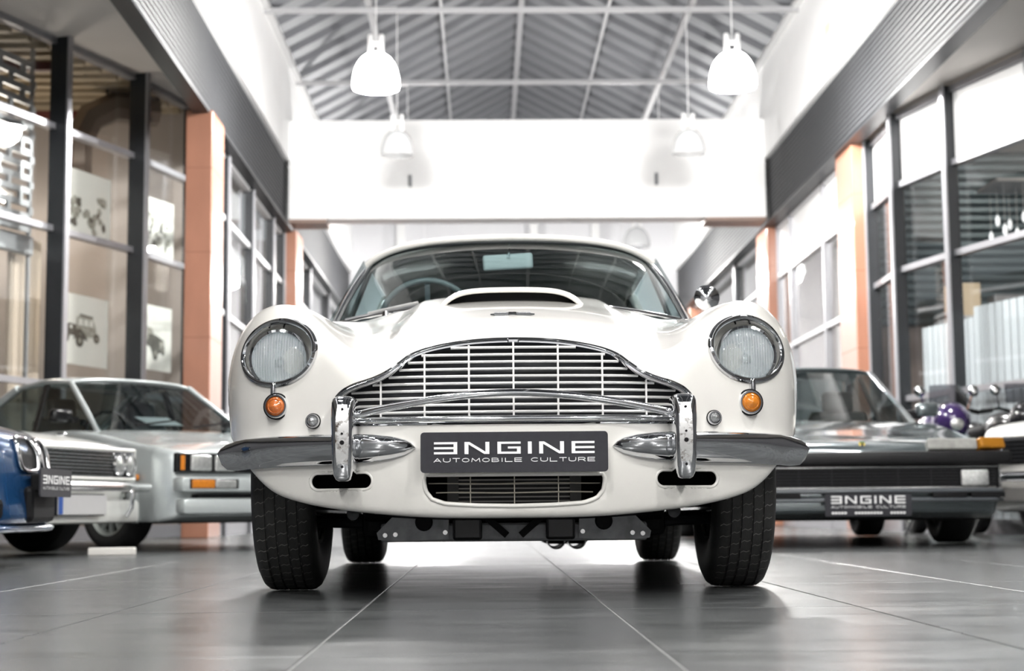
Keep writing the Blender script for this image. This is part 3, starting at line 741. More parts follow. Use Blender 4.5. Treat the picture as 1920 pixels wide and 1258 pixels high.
for k in range(11):
    z = .6655 - k * .0188
    sp = span_at(gin, z)
    if not sp: continue
    xs = np.linspace(sp[0], sp[1], 15); m = MB()
    for a, b in zip(xs, xs[1:]): pass
    pr = [(-.007, .0010), (-.005, .0036), (.002, .0036), (.006, .001), (.006, -.001), (.002, -.0036), (-.005, -.0036), (-.007, -.0010)]
    vs = [(x, gy(x) + u, z + v) for x in xs for u, v in pr]; n8 = len(pr)
    fs = [(i * n8 + j, i * n8 + (j + 1) % n8, (i + 1) * n8 + (j + 1) % n8, (i + 1) * n8 + j) for i in range(len(xs) - 1) for j in range(n8)]
    m.add(vs, fs).build('slat', silver, grille, smooth=60)
for k in range(-3, 4):
    x = k * .1175
    sp = vspan_at(gin, x)
    if sp: MB().bar((x, gy(x) + .004, sp[0] + .006), (x, gy(x) + .004, sp[1]), .0050, .022, up=(0, 1, 0)).build('upright', silver, grille)
# headlights
lens_m = None
def lens_material():
    m, nt, b = _nodes('fluted_headlamp_lens'); N, L = nt.nodes, nt.links; N.remove(b)
    tc = N.new('ShaderNodeTexCoord'); wv = N.new('ShaderNodeTexWave'); wv.bands_direction = 'X'; wv.inputs['Scale'].default_value = 42; wv.inputs['Distortion'].default_value = 1.4
    wv.inputs['Detail Scale'].default_value = .5
    L.new(tc.outputs['Object'], wv.inputs['Vector'])
    bp = N.new('ShaderNodeBump'); bp.inputs['Strength'].default_value = .4; bp.inputs['Distance'].default_value = .004; L.new(wv.outputs['Fac'], bp.inputs['Height'])
    g = N.new('ShaderNodeBsdfGlossy'); g.inputs['Roughness'].default_value = .06; g.inputs['Color'].default_value = (.92, .96, 1, 1); L.new(bp.outputs[0], g.inputs['Normal'])
    t = N.new('ShaderNodeBsdfTransparent'); t.inputs[0].default_value = (.94, .97, .97, 1)
    lw = N.new('ShaderNodeLayerWeight'); lw.inputs['Blend'].default_value = .42; L.new(bp.outputs[0], lw.inputs['Normal'])
    mx = N.new('ShaderNodeMixShader'); L.new(lw.outputs['Fresnel'], mx.inputs[0]); L.new(t.outputs[0], mx.inputs[1]); L.new(g.outputs[0], mx.inputs[2])
    df = N.new('ShaderNodeBsdfTranslucent'); df.inputs[0].default_value = (.9, .93, .95, 1)
    d2 = N.new('ShaderNodeBsdfDiffuse'); d2.inputs[0].default_value = (.93, .95, .96, 1)
    m3 = N.new('ShaderNodeMixShader'); m3.inputs[0].default_value = .6; L.new(df.outputs[0], m3.inputs[1]); L.new(d2.outputs[0], m3.inputs[2])
    mr = N.new('ShaderNodeMapRange'); mr.inputs['To Min'].default_value = .22; mr.inputs['To Max'].default_value = .40; L.new(wv.outputs['Fac'], mr.inputs['Value'])
    m2 = N.new('ShaderNodeMixShader'); L.new(mr.outputs['Result'], m2.inputs[0]); L.new(mx.outputs[0], m2.inputs[1]); L.new(m3.outputs[0], m2.inputs[2])
    L.new(m2.outputs[0], N['Material Output'].inputs['Surface']); return m
lens_m = lens_material(); cover_m = glass('clear_cover', (.97, .98, .98), 1.35)
reflector = mat('headlamp_reflector', (.90, .93, .95), .18, .5, bump=.25, bscale=30)
for s in (-1, 1):
    ell = [(s * (HLX + math.cos(a) * (HRX + .003)), HLZ + math.sin(a) * (HRZ + .003)) for a in np.linspace(0, 2 * math.pi, 64, endpoint=False)]
    ys = surf_y([p[0] for p in ell], [p[1] for p in ell])
    cy = float(np.mean(ys))
    hl = MB()
    rings = []
    for (d, f) in [(.004, -.003), (.006, .006), (.001, .012), (-.006, .011), (-.010, .004), (-.011, -.02)]:
        rings.append([(s * HLX + (x - s * HLX) * (1 + d / HRX), y - f, HLZ + (z - HLZ) * (1 + d / HRZ)) for (x, z), y in zip(ell, ys)])
    n = 64; vs = [p for r in rings for p in r]
    hl.add(vs, [(a * n + i, a * n + (i + 1) % n, (a + 1) * n + (i + 1) % n, (a + 1) * n + i) for a in range(len(rings) - 1) for i in range(n)])
    hl = hl.build('headlight', chrome, hero, smooth=50, fix=False); hl['label'] = 'round faired headlight, %s one in the picture' % ('left' if s < 0 else 'right')
    # clear fairing over the ring
    yc = surf_y(s * HLX, HLZ)[0]; cv = [(s * HLX, yc - .012, HLZ)]
    for rr in (.35, .7, .93):
        q = [(s * HLX + (x - s * HLX) * rr, HLZ + (z - HLZ) * rr) for x, z in ell]; yy = surf_y([p[0] for p in q], [p[1] for p in q])
        cv += [(x, y - .008, z) for (x, z), y in zip(q, yy)]
    fs = [(0, 1 + i, 1 + (i + 1) % n) for i in range(n)] + [(1 + a * n + i, 1 + (a + 1) * n + i, 1 + (a + 1) * n + (i + 1) % n, 1 + a * n + (i + 1) % n) for a in range(2) for i in range(n)]
    MB().add(cv, fs).build('cover_glass', cover_m, hl, smooth=80)
    # sealed beam lamp behind it
    lx, lz, ly, lr = s * (HLX - .001), HLZ - .016, yc + .040, .076
    MB().lathe([(lr + .006, .03), (lr + .010, .0), (lr + .007, -.010), (lr, -.012), (lr - .002, -.002)], (lx, ly, lz), 'Y', 48).build('lamp_rim', chrome, hl, smooth=50)
    MB().lathe([(lr, .0), (lr * .9, .018), (lr * .65, .045), (lr * .35, .062), (.012, .068), (0, .068)], (lx, ly, lz), 'Y', 40).build('reflector', reflector, hl, smooth=70)
    MB().lathe([(0, .010), (.007, .012), (.010, .022), (.010, .066), (.0, .066)], (lx, ly, lz), 'Y', 20).build('bulb_shield', chrome, hl, smooth=60)
    lp = MB().lathe([(0, -.026), (lr * .3, -.0245), (lr * .6, -.018), (lr * .85, -.008), (lr, .001)], (0, 0, 0), 'Y', 40).build('lens', lens_m, hl, smooth=80); lp.location = (lx, ly, lz)
    MB().rbox((lx, ly - .024, lz + .012), (.022, .010, .075), .004, seg=3).build('lens_streak_strip', cover_m, hl, smooth=60)  # glossy strip added to give the lens a bright upright streak
    MB().rbox((lx, ly - .006, lz - .012), (.026, .012, .022), .004).build('bulb_cap', chrome, hl, smooth=60)
    for dx in (-.028, .012):
        MB().bar((lx + dx, ly - .01, lz + lr + .012), (lx + dx, ly + .03, HLZ + HRZ + .004), .004, .004).build('wire', black, hl)
    # chrome tab under the ring
    tz = HLZ - HRZ - .012; ty_ = surf_y(s * (HLX + .006), tz)[0]
    MB().rbox((s * (HLX + .006), ty_ - .008, tz - .003), (.016, .020, .040), .007, seg=3).build('clip', chrome, hl, smooth=60)
    # indicator
    def round_lamp(name, x, z, r, m, lab):
        y = surf_y(x, z)[0]; e = .002
        nx = (surf_y(x + .01, z)[0] - surf_y(x - .01, z)[0]) / .02; nz = (surf_y(x, z + .01)[0] - surf_y(x, z - .01)[0]) / .02
        nv = Vector((nx * .25, -1, nz * .25)).normalized(); M = Vector((0, 0, 1)).rotation_difference(nv).to_matrix().to_4x4()
        y -= .008; o = MB().lathe([(r * 1.28, -.03), (r * 1.30, .006), (r * 1.18, .013), (r * 1.02, .013), (r, .006)], (x, y, z), 'Z', 36, M=M).build(name, chrome, hero, smooth=50)
        MB().lathe([(r * 1.40, -.03), (r * 1.40, .004), (r * 1.28, .005)], (x, y, z), 'Z', 36, M=M).build('gasket', black, o, smooth=50)
        MB().lathe([(r * 1.02, .006), (r * .9, .014), (r * .72, .019), (r * .66, .0175), (r * .45, .022), (0, .026)], (x, y, z), 'Z', 32, M=M).build('lens', m, o, smooth=35)
        o['label'] = lab; return o
    sd = 'left' if s < 0 else 'right'
    round_lamp('indicator', s * .644, .524, .0262, amber if s > 0 else mat('deep_amber_lens', (.48, .13, .03), .18, coat=.6, noise=.15, nscale=70), 'round amber indicator, %s one' % sd)
    round_lamp('side_light', s * .536, .479, .0150, mat('clear_small_lens', (.42, .43, .44), .12, .7, bump=.3, bscale=200), 'small round clear lamp, %s one' % sd)
    # bumper half: lofted D-section
    bx = [.258, .268, .285, .32, .37, .43, .52, .60, .68, .735, .775, .805, .822, .83]
    zt = [.404, .416, .424, .432, .437, .440, .441, .441, .440, .439, .437, .428, .416, .404]
    zb = [.400, .392, .383, .374, .367, .362, .360, .359, .357, .355, .354, .357, .372, .396]
    by = surf_y(bx, .40); byy = [float(b) for b in by]
    off = [.010, .018, .030, .050, .064, .072, .076, .076, .072, .066, .062, .056, .046, .040]
    m = MB(); vs = []; NS = 14
    for k, x in enumerate(bx):
        y0 = min(byy[k], .36 + .2 * max(0, x - .78)); hh_ = (zt[k] - zb[k]) / 2; zc_ = (zt[k] + zb[k]) / 2
        for j in range(NS + 1):
            a = -math.pi / 2 + math.pi * j / NS
            fz = math.sin(a); fy = max(0, math.cos(a - R(22))) ** .9      # fullest above the middle, tucked under below
            vs.append((s * x, y0 - off[k] * (.25 + .75 * fy), zc_ + hh_ * fz))
        vs.append((s * x, y0 + .012, zt[k] - .004)); vs.append((s * x, y0 + .012, zb[k] + .004))
    W = NS + 3
    fs = [(k * W + j, k * W + (j + 1) % W, (k + 1) * W + (j + 1) % W, (k + 1) * W + j) for k in range(len(bx) - 1) for j in range(W)]
    fs += [tuple(range(W)), tuple(range((len(bx) - 1) * W, len(bx) * W))]
    bump = m.add(vs, fs).build('bumper', chrome, hero, smooth=50); bump['label'] = '%s half of the chrome front bumper' % sd
    by2 = surf_y(s * .60, .40)[0]
    # overrider
    ox = s * .442; oy = float(surf_y(ox, .40)[0]) - .075
    zs_ = [.316, .320, .330, .350, .39, .43, .47, .50, .518, .528, .534, .536]
    hw_ = [.014, .021, .0265, .0295, .0315, .0325, .0335, .034, .0335, .031, .025, .015]
    fy_ = [-.022, -.030, -.038, -.043, -.047, -.048, -.047, -.044, -.039, -.032, -.023, -.012]
    m = MB(); vs = []; nC = 18
    for z_, w_, f_ in zip(zs_, hw_, fy_):
        for j in range(nC):
            a_ = math.pi * j / (nC - 1); ca, sa = math.cos(a_), math.sin(a_)
            e_ = .42; xx = math.copysign(abs(ca) ** e_, ca) * w_; yy = abs(sa) ** e_
            vs.append((ox - xx, oy + .05 + (f_ - .05) * yy, z_))
    nZ = len(zs_)
    fs = [(i * nC + j, i * nC + j + 1, (i + 1) * nC + j + 1, (i + 1) * nC + j) for i in range(nZ - 1) for j in range(nC - 1)]
    fs += [tuple(range(nC)), tuple(range((nZ - 1) * nC, nZ * nC)), tuple([i * nC for i in range(nZ)] + [i * nC + nC - 1 for i in range(nZ)][::-1])]
    ov = m.add(vs, fs).build('overrider', chrome, hero, smooth=50); ov['label'] = 'chrome bumper overrider, %s one' % sd
    rust = mat('pitted_chrome', (.66, .66, .65), .22, 1.)
    if 'rustmade' not in MATS:
        MATS['rustmade'] = 1; nt = rust.node_tree; b = nt.nodes['Principled BSDF']; N, L = nt.nodes, nt.links
        tc = N.new('ShaderNodeTexCoord'); nz = N.new('ShaderNodeTexNoise'); nz.inputs['Scale'].default_value = 38; nz.inputs['Detail'].default_value = 6; nz.inputs['Roughness'].default_value = .7
        L.new(tc.outputs['Object'], nz.inputs['Vector'])
        rp = N.new('ShaderNodeValToRGB'); rp.color_ramp.elements[0].position = .52; rp.color_ramp.elements[0].color = (.70, .70, .69, 1); rp.color_ramp.elements[1].position = .62; rp.color_ramp.elements[1].color = (.05, .035, .025, 1)
        L.new(nz.outputs['Fac'], rp.inputs['Fac']); L.new(rp.outputs['Color'], b.inputs['Base Color'])
        r2 = N.new('ShaderNodeValToRGB'); r2.color_ramp.elements[0].position = .52; r2.color_ramp.elements[0].color = (.8, .8, .8, 1); r2.color_ramp.elements[1].position = .62; r2.color_ramp.elements[1].color = (0, 0, 0, 1)
        L.new(nz.outputs['Fac'], r2.inputs['Fac']); L.new(r2.outputs['Color'], b.inputs['Metallic'])
    pts = [(-.0410, .345), (-.0478, .38), (-.0500, .43), (-.0478, .48), (-.0425, .512)]
    fp = MB(); vs = []
    for (u, v), wv_ in zip(pts, (.012, .016, .0175, .0165, .012)):
        vs += [(ox - wv_, oy + u, v), (ox + wv_, oy + u, v), (ox - wv_, oy + u + .004, v), (ox + wv_, oy + u + .004, v)]
    fs = []
    for i in range(4):
        a = i * 4; b = a + 4; fs += [(a, a + 1, b + 1, b), (a, b, b + 2, a + 2), (a + 1, a + 3, b + 3, b + 1)]
    fpo = fp.add(vs, fs).build('face_plate', rust, ov, smooth=50); fpo['label'] = 'pitted rusty face plate with bolt holes'
    for v, r_ in ((.50, .0035), (.437, .003), (.414, .0058), (.352, .0035)):
        u = float(np.interp(v, [p[1] for p in pts], [p[0] for p in pts]))
        MB().lathe([(0, -.0015), (r_, -.0015), (r_, .002), (0, .002)], (ox, oy + u - .001, v), 'Y', 14).build('bolt_hole', black, fpo)
    # slot lip and dark inside
    ring = [(s * .458 + math.cos(a) * .0225 + (.064 if math.cos(a) > 0 else -.064), .3175 + math.sin(a) * .0225) for a in np.linspace(0, 2 * math.pi, 40, endpoint=False)]
    MB().tube(on_front(ring, -.003), .0045, 8, closed=True).build('duct_lip', paint_w, hero, smooth=80)
# arched chrome bar between the overriders
xs = np.linspace(-.425, .425, 31); oyb = float(surf_y(.44, .40)[0]) - .075
MB().tube([(x, oyb + .005 - .055 * (1 - (x / .425) ** 2), .484 + .055 * (1 - abs(x / .425) ** 1.75)) for x in xs], .0100, 12).build('guard_bar', chrome, hero, smooth=80)
# sign plate with its moulded frame
engine_sign(hero, (.0, surf_y(0, .385)[0] - .030, .387), .483, .104, lean=0.0)
MB().rbox((0, surf_y(0, .385)[0] - .008, .385), (.46, .034, .09), .01).build('plate_bracket', paint_w, hero, smooth=40)
# lower intake: lip, bars, cooler behind
MB().tube(on_front(resample(INT, 90), -.002), .0060, 8, closed=True).build('intake_lip', paint_w, hero, smooth=80)
brass = mat('dull_wire', (.42, .39, .33), .4, .7)
iy = lambda x: float(h_plan(abs(x))) + .03
def wob(x, a): return .0012 * math.sin(x * 23 + a)
for z, hw in ((.308, .225), (.284, .205)):
    MB().tube([(x, iy(x), z + wob(x, z * 40)) for x in np.linspace(-hw, hw, 13)], .0020, 6).build('intake_bar', brass, hero)
for x in (-.115, 0, .115):
    MB().tube([(x, iy(x) + .005, .253), (x, iy(x) + .004, .33)], .0018, 6).build('intake_upright', brass, hero)
cool = MB().box((0, .20, .29), (.36, .03, .07)).build('oil_cooler', mat('cooler_dark', (.02, .02, .02), .5), hero)
for k in range(6):
    MB().box((0, .175, .262 + k * .0115), (.30, .018, .004)).build('cooler_fin', mat('cooler_alu', (.30, .29, .27), .45, .6), cool)
for x in (-.165, .165): MB().box((x, .172, .29), (.03, .03, .075)).build('cooler_tank', mat('cooler_tank_grey', (.10, .10, .095), .5, .3), cool)
# bonnet scoop
def scoop(u, v, dz=0.):
    x = (u * 2 - 1); hw = .220 - .02 * v; y = .80 + v * .56 + .03 * x * x
    xx = x * hw; base = surf_top(xx, y)
    arch = max(0., 1 - abs(x) ** 6); fade = math.cos(v * math.pi / 2) ** 1.1
    return (xx, y, base - .003 + (.040 * arch * fade) + dz)
_cache = {}
def surf_top(x, y):
    k = (round(abs(x), 3), round(y, 3))
    if k not in _cache: _cache[k] = surf_z(abs(x), y)
    return _cache[k]
sc = MB().grid(lambda u, v: scoop(u, v), 28, 10).build('bonnet_scoop', paint_w, hero, smooth=60, solid=.008)
MB().tube([scoop(u, 0) for u in np.linspace(0, 1, 33)], .0085, 8).build('scoop_lip', paint_w, sc, smooth=80)
MB().grid(lambda u, v: tuple(Vector(scoop(u, .08)) * (1 - v) + Vector((scoop(u, .08)[0], scoop(u, .08)[1], surf_top(scoop(u, .08)[0], scoop(u, .08)[1]) - .02)) * v), 20, 1).build('scoop_mouth', black, sc)
# winged badge
bz = lambda x, y: surf_top(x, y) + .004
bp_m = mat('badge_grey', (.30, .31, .32), .25, .8)
bd = MB()
wing = [(0, .0), (.012, .006), (.05, .010), (.062, .004), (.045, -.002), (.02, -.006), (0, -.008)]
full = wing + [(-x, y) for x, y in wing[1:-1][::-1]]
bd.prism(full, 0, .004, lambda u, v, t: (u, .31 - v * 1.9, surf_top(u, .31 - v * 1.9) + .001 + t))
bd = bd.build('wing_badge', bp_m, hero)
MB().box((0, .31, surf_top(0, .31) + .006), (.022, .012, .003)).build('badge_centre', gloss_black, bd)
for s in (-1, 1):
    for k in range(3):
        MB().box((s * (.022 + k * .012), .31 - .008, surf_top(.03, .305) + .0065), (.010, .006, .002)).build('feather', chrome, bd)
# windscreen and cabin
def ws(u, v, off=0.):
    x = u * 2 - 1; a = abs(x) ** 2.2
    bx_, by_, bz_ = .648 * x, 1.46 + .30 * a, .965 - .035 * a
    tx_, ty_, tz_ = .545 * x, 1.97 + .16 * a, 1.272 - .030 * a - .035 * a ** 5
    bow = .018 * math.sin(math.pi * v)
    return (bx_ + (tx_ - bx_) * v, by_ + (ty_ - by_) * v - bow - off, bz_ + (tz_ - bz_) * v + bow * .7)
MB().grid(ws, 32, 10).build('windscreen', glass('tinted_windscreen', (.58, .69, .70), 1.5), hero, smooth=80)
MB().tube([ws(u, 0, .004) for u in np.linspace(0, 1, 40)], .010, 8).build('windscreen_base_trim', chrome, hero, smooth=80)
fr = [ws(0, v, .004) for v in np.linspace(0, 1, 9)] + [ws(u, 1, .004) for u in np.linspace(0, 1, 33)][1:] + [ws(1, v, .004) for v in np.linspace(1, 0, 9)][1:]
MB().tube(fr, .0075, 8).build('windscreen_rubber', mat('dark_seal', (.03, .035, .037), .4), hero, smooth=80)
for s in (0, 1):
    MB().tube([(ws(s, v)[0] + (s * 2 - 1) * .012, ws(s, v)[1] + .022, ws(s, v)[2]) for v in np.linspace(-.03, 1.0, 9)], [.013] * 9, 10).build('windscreen_pillar', chrome, hero, smooth=80)
rzc = Spl([1.95, 2.15, 2.5, 2.9, 3.4, 3.9, 4.3], [1.288, 1.318, 1.335, 1.315, 1.215, 1.03, .88])
rhw = Spl([1.95, 2.2, 2.6, 3.0, 3.5, 4.3], [.565, .585, .59, .57, .53, .50])
def roofp(u, v):
    x = u * 2 - 1; a = abs(x); y = 1.965 + v * 2.3 + (.16 * a ** 2.2) * (1 - v)
    yy = 1.965 + v * 2.3
    return (float(rhw(yy)) * x, y, float(rzc(yy)) - .030 * a ** 2.2 - .05 * a ** 7)
MB().grid(roofp, 32, 30).build('roof', paint_w, hero, smooth=80, solid=.022)
MB().tube([(p[0], p[1] - .004, p[2] - .004) for p in [roofp(u, 0) for u in np.linspace(0, 1, 41)]], .013, 10).build('roof_front_edge', paint_w, hero, smooth=80)
side_g = glass('side_glass', (.70, .78, .78), 1.5)
for s in (-1, 1):
    a0, a1 = Vector(ws((s + 1) / 2, 0.02)), Vector(ws((s + 1) / 2, .98))
    def sg_(u, v):
        yb = a0.y + .03 + u * 1.15; yt = a1.y + .03 + u * .95
        return (s * ((.69 - .03 * u) * (1 - v) + float(rhw(yt)) * v), yb * (1 - v) + yt * v, .93 * (1 - v) + (float(rzc(yt)) - .085) * v)
    MB().grid(sg_, 8, 4).build('side_window', side_g, hero, smooth=80)
    MB().tube([sg_(1, v) for v in np.linspace(-.1, 1, 5)], .022, 8).build('rear_pillar', paint_w, hero, smooth=80)
    MB().tube([sg_(.42, v) for v in np.linspace(-.1, 1, 5)], .012, 8).build('window_frame', chrome, hero, smooth=80)
    MB().grid(lambda u, v: (s * ((.66 - .12 * u) * (1 - v) + float(rhw(3.1 + u * .9)) * v), 3.15 + u * 1.0, .90 * (1 - v) + (float(rzc(3.1 + u * .9)) - .07) * v), 8, 4).build('rear_quarter', paint_w, hero, smooth=80, solid=.012)
# dashboard, steering wheel, seats, mirror
MB().rbox((0, 1.86, .90), (1.24, .34, .10), .035, seg=3).build('dashboard', interior_m, hero, smooth=50)
MB().rbox((-.325, 1.93, .955), (.34, .14, .06), .025, seg=3).build('instrument_hood', interior_m, hero, smooth=50)
swc = Vector((-.325, 2.14, .965)); Ms = Matrix.Rotation(R(-64), 4, 'X')
swp = [swc + Ms @ Vector((math.cos(a) * .19, math.sin(a) * .19, 0)) for a in np.linspace(0, 2 * math.pi, 48, endpoint=False)]
sw = MB().tube(swp, .012, 8, closed=True).build('steering_wheel', mat('grey_wheel_rim', (.30, .31, .31), .3), hero, smooth=80)
for a in (R(0), R(180), R(270)):
    MB().bar(swc, swc + Ms @ Vector((math.cos(a) * .19, math.sin(a) * .19, 0)), .02, .005).build('spoke', alu, sw)
MB().lathe([(0, .02), (.03, .015), (.035, 0)], swc, 'Z', 20, M=Ms).build('horn_boss', gloss_black, sw)
leather = mat('blue_grey_leather', (.075, .095, .105), .45, bump=.1, bscale=50)
for x in (-.34, .34):
    sb = MB().rbox((x, 2.62, .80), (.46, .14, .52), .06, rx=R(-14), seg=4).build('seat_back', leather, hero, smooth=50)
    MB().rbox((x, 2.36, .52), (.46, .46, .14), .05, seg=3).build('seat_cushion', leather, sb, smooth=50)
MB().rbox((0, 3.28, .85), (1.15, .14, .36), .05, rx=R(-18), seg=3).build('rear_seat', leather, hero, smooth=50)
mr = MB().rbox((-.008, 1.99, 1.196), (.195, .022, .062), .012, ry=R(-3), seg=3).build('interior_mirror', mat('mirror_back_grey', (.95, .95, .94), .4), hero, smooth=50)
MB().tube([(-.005, 1.97, 1.21), (0, 2.0, 1.275)], .006, 8).build('mirror_arm', chrome, mr)
# wiper
wpt = [ws((x / .648 + 1) / 2, v, .02) for x, v in ((-.335, .055), (-.42, .035), (-.52, .02), (-.61, .02))]
wp = MB().tube(wpt, .0055, 6).build('wiper', alu, hero)
MB().tube([(x, y - .012, z + .004) for x, y, z in wpt[:3]], .0045, 6).build('wiper_blade', mat('wiper_grey', (.40, .40, .40), .5), wp)
wq = ws((-.45 / .648 + 1) / 2, 0, .045); MB().lathe([(0, .004), (.010, .002), (.014, -.02)], wq, 'Z', 16).build('wiper_pivot', chrome, wp, smooth=50)
# fender mirror on the right of the picture
fm = MB().lathe([(0, -.028), (.028, -.026), (.048, -.016), (.056, 0), (.050, .006), (.046, .002), (0, .004)], (0, 0, 0), 'Y', 32).build('wing_mirror', chrome, hero, smooth=50)
fm.location = (.70, 1.50, .985); fm.scale = (.82, .82, .82)
MB().tube([(0, .0, -.03), (-.005, .02, -.09), (0, .03, -.125)], .011, 10).build('mirror_stalk', chrome, fm, smooth=80)
# wheels
steel_rim = mat('wire_wheel_silver', (.55, .56, .57), .25, .9)
for s in (-1, 1):
    wheel(hero, (s * .672, AX1, .338), .338, .185, .19, s, steel_rim, nsp=16, tread_detail=True)
    wheel(hero, (s * .672, AX2, .338), .338, .185, .19, s, steel_rim, nsp=16, tread_detail=True)
# front subframe, suspension, exhaust
cast = mat('grey_subframe', (.26, .265, .275), .5, .4, noise=.25, nscale=25)
sub = MB().rbox((0, .60, .175), (.78, .10, .055), .008).build('cross_member', cast, hero)
for s in (-1, 1):
    br = MB().prism([(.19, .155), (.34, .15), (.395, .155), (.40, .175), (.335, .24), (.19, .25)], .535, .548, lambda u, v, t: (s * u, t, v)).build('bracket_plate', cast, sub)
    MB().lathe([(0, -.006), (.022, -.006), (.026, 0), (.022, .004)], (s * .262, .533, .205), 'Y', 20).build('bush', black, br, smooth=50)
    for (x, z) in ((.375, .168), (.345, .170), (.20, .175)):
        MB().lathe([(0, -.006), (.007, -.006), (.008, 0)], (s * x, .534, z), 'Y', 8).build('bolt', chrome_worn, br)
    MB().rbox((s * .135, .53, .185), (.085, .06, .065), .008).build('mounting_block', gloss_black, sub)
    MB().bar((s * .02, .55, .165), (s * .10, .55, .235), .022, .02).build('brace', black, sub)
    arm = MB().tube([(s * .36, .66, .20), (s * .50, .72, .205), (s * .63, .79, .21)], [.02, .018, .02], 10).build('lower_wishbone', darkmetal, hero)
    MB().tube([(s * .38, .62, .235), (s * .60, .64, .245)], .011, 8).build('tie_rod', chrome_worn, arm)
    MB().lathe([(0, -.02), (.018, -.018), (.022, 0), (.016, .02)], (s * .475, .62, .23), 'Y', 16).build('ball_joint', darkmetal, arm, smooth=50)
    MB().tube([(s * .42, .80, .18), (s * .42, .80, .42)], [.035, .035], 12).build('coil_damper', black, arm)
MB().rbox((0, 1.7, .20), (.9, 2.2, .08), .02).build('floor_pan', black, hero)
MB().tube([(-.62, 3.27, .31), (.62, 3.27, .31)], .045, 12).build('rear_axle', darkmetal, hero)
ex = MB().rbox((.212, 2.55, .14), (.2, .5, .08), .03).build('exhaust_silencer', darkmetal, hero)
for x in (.172, .254):
    MB().lathe([(.031, -.06), (.037, -.058), (.037, .3), (.031, .3)], (x, 2.2, .120), 'Y', 20).build('exhaust_pipe', chrome_worn, ex, smooth=50)

# ------------------------------------------------------------------ the other cars
def car_shell(root, paint, T, W, plan, lean, L, zbot, axles, wr, k=(.05, .05), crown=.03, cab=None, rear_plan=.15, name='body_shell', track=.5, flare=0.):
    T = Spl(*T); W = Spl(*W); plan = Spl(*plan); lean = Spl(*lean)
    def F0(x, y, z):
        ax = np.sqrt(x * x + 1e-5)
        top = T(y) - crown * (ax / .8) ** 2.2
        sd = ax - W(z) + .10 * sstep(L - 1.2, L, y) ** 2
        if flare:
            for a in axles: sd = sd - flare * (1 - sstep(wr + .06, wr + .11, np.sqrt((y - a) ** 2 + (z - .30) ** 2))) * (z < .75)
        F = smax(z - top, sd, k[0]); F = smax(F, plan(ax) + lean(z) - y, k[1])
        F = smax(F, y - (L - rear_plan * (ax / .8) ** 2), .08); return smax(F, zbot + .05 * sstep(.3, .0, y) - z, .03)
    def cut(x, y, z):
        ax = np.abs(x); c = []
        for a in axles: c.append(np.maximum(np.sqrt((y - a) ** 2 + (z - .30) ** 2) - wr, track - ax))
        if cab: c.append(np.maximum(np.maximum(ax - cab[2], np.maximum(cab[0] - y, y - cab[1])), .45 - z))
        return np.minimum.reduce(np.broadcast_arrays(*c))
    def F(x, y, z): return np.maximum(F0(x, y, z), -cut(x, y, z))
    def pick(x, y, z): return np.where((F0(x, y, z) < -.006) | (z < zbot + .012), 1, 0)
    shell(name, F, axis_pts([(-1.0, 1.0, .02)]), axis_pts([(-.12, .5, .016), (.5, L + .12, .035)]), axis_pts([(.05, 1.12, .018)]), [paint, black], pick, root, sharp=30)
    return F0
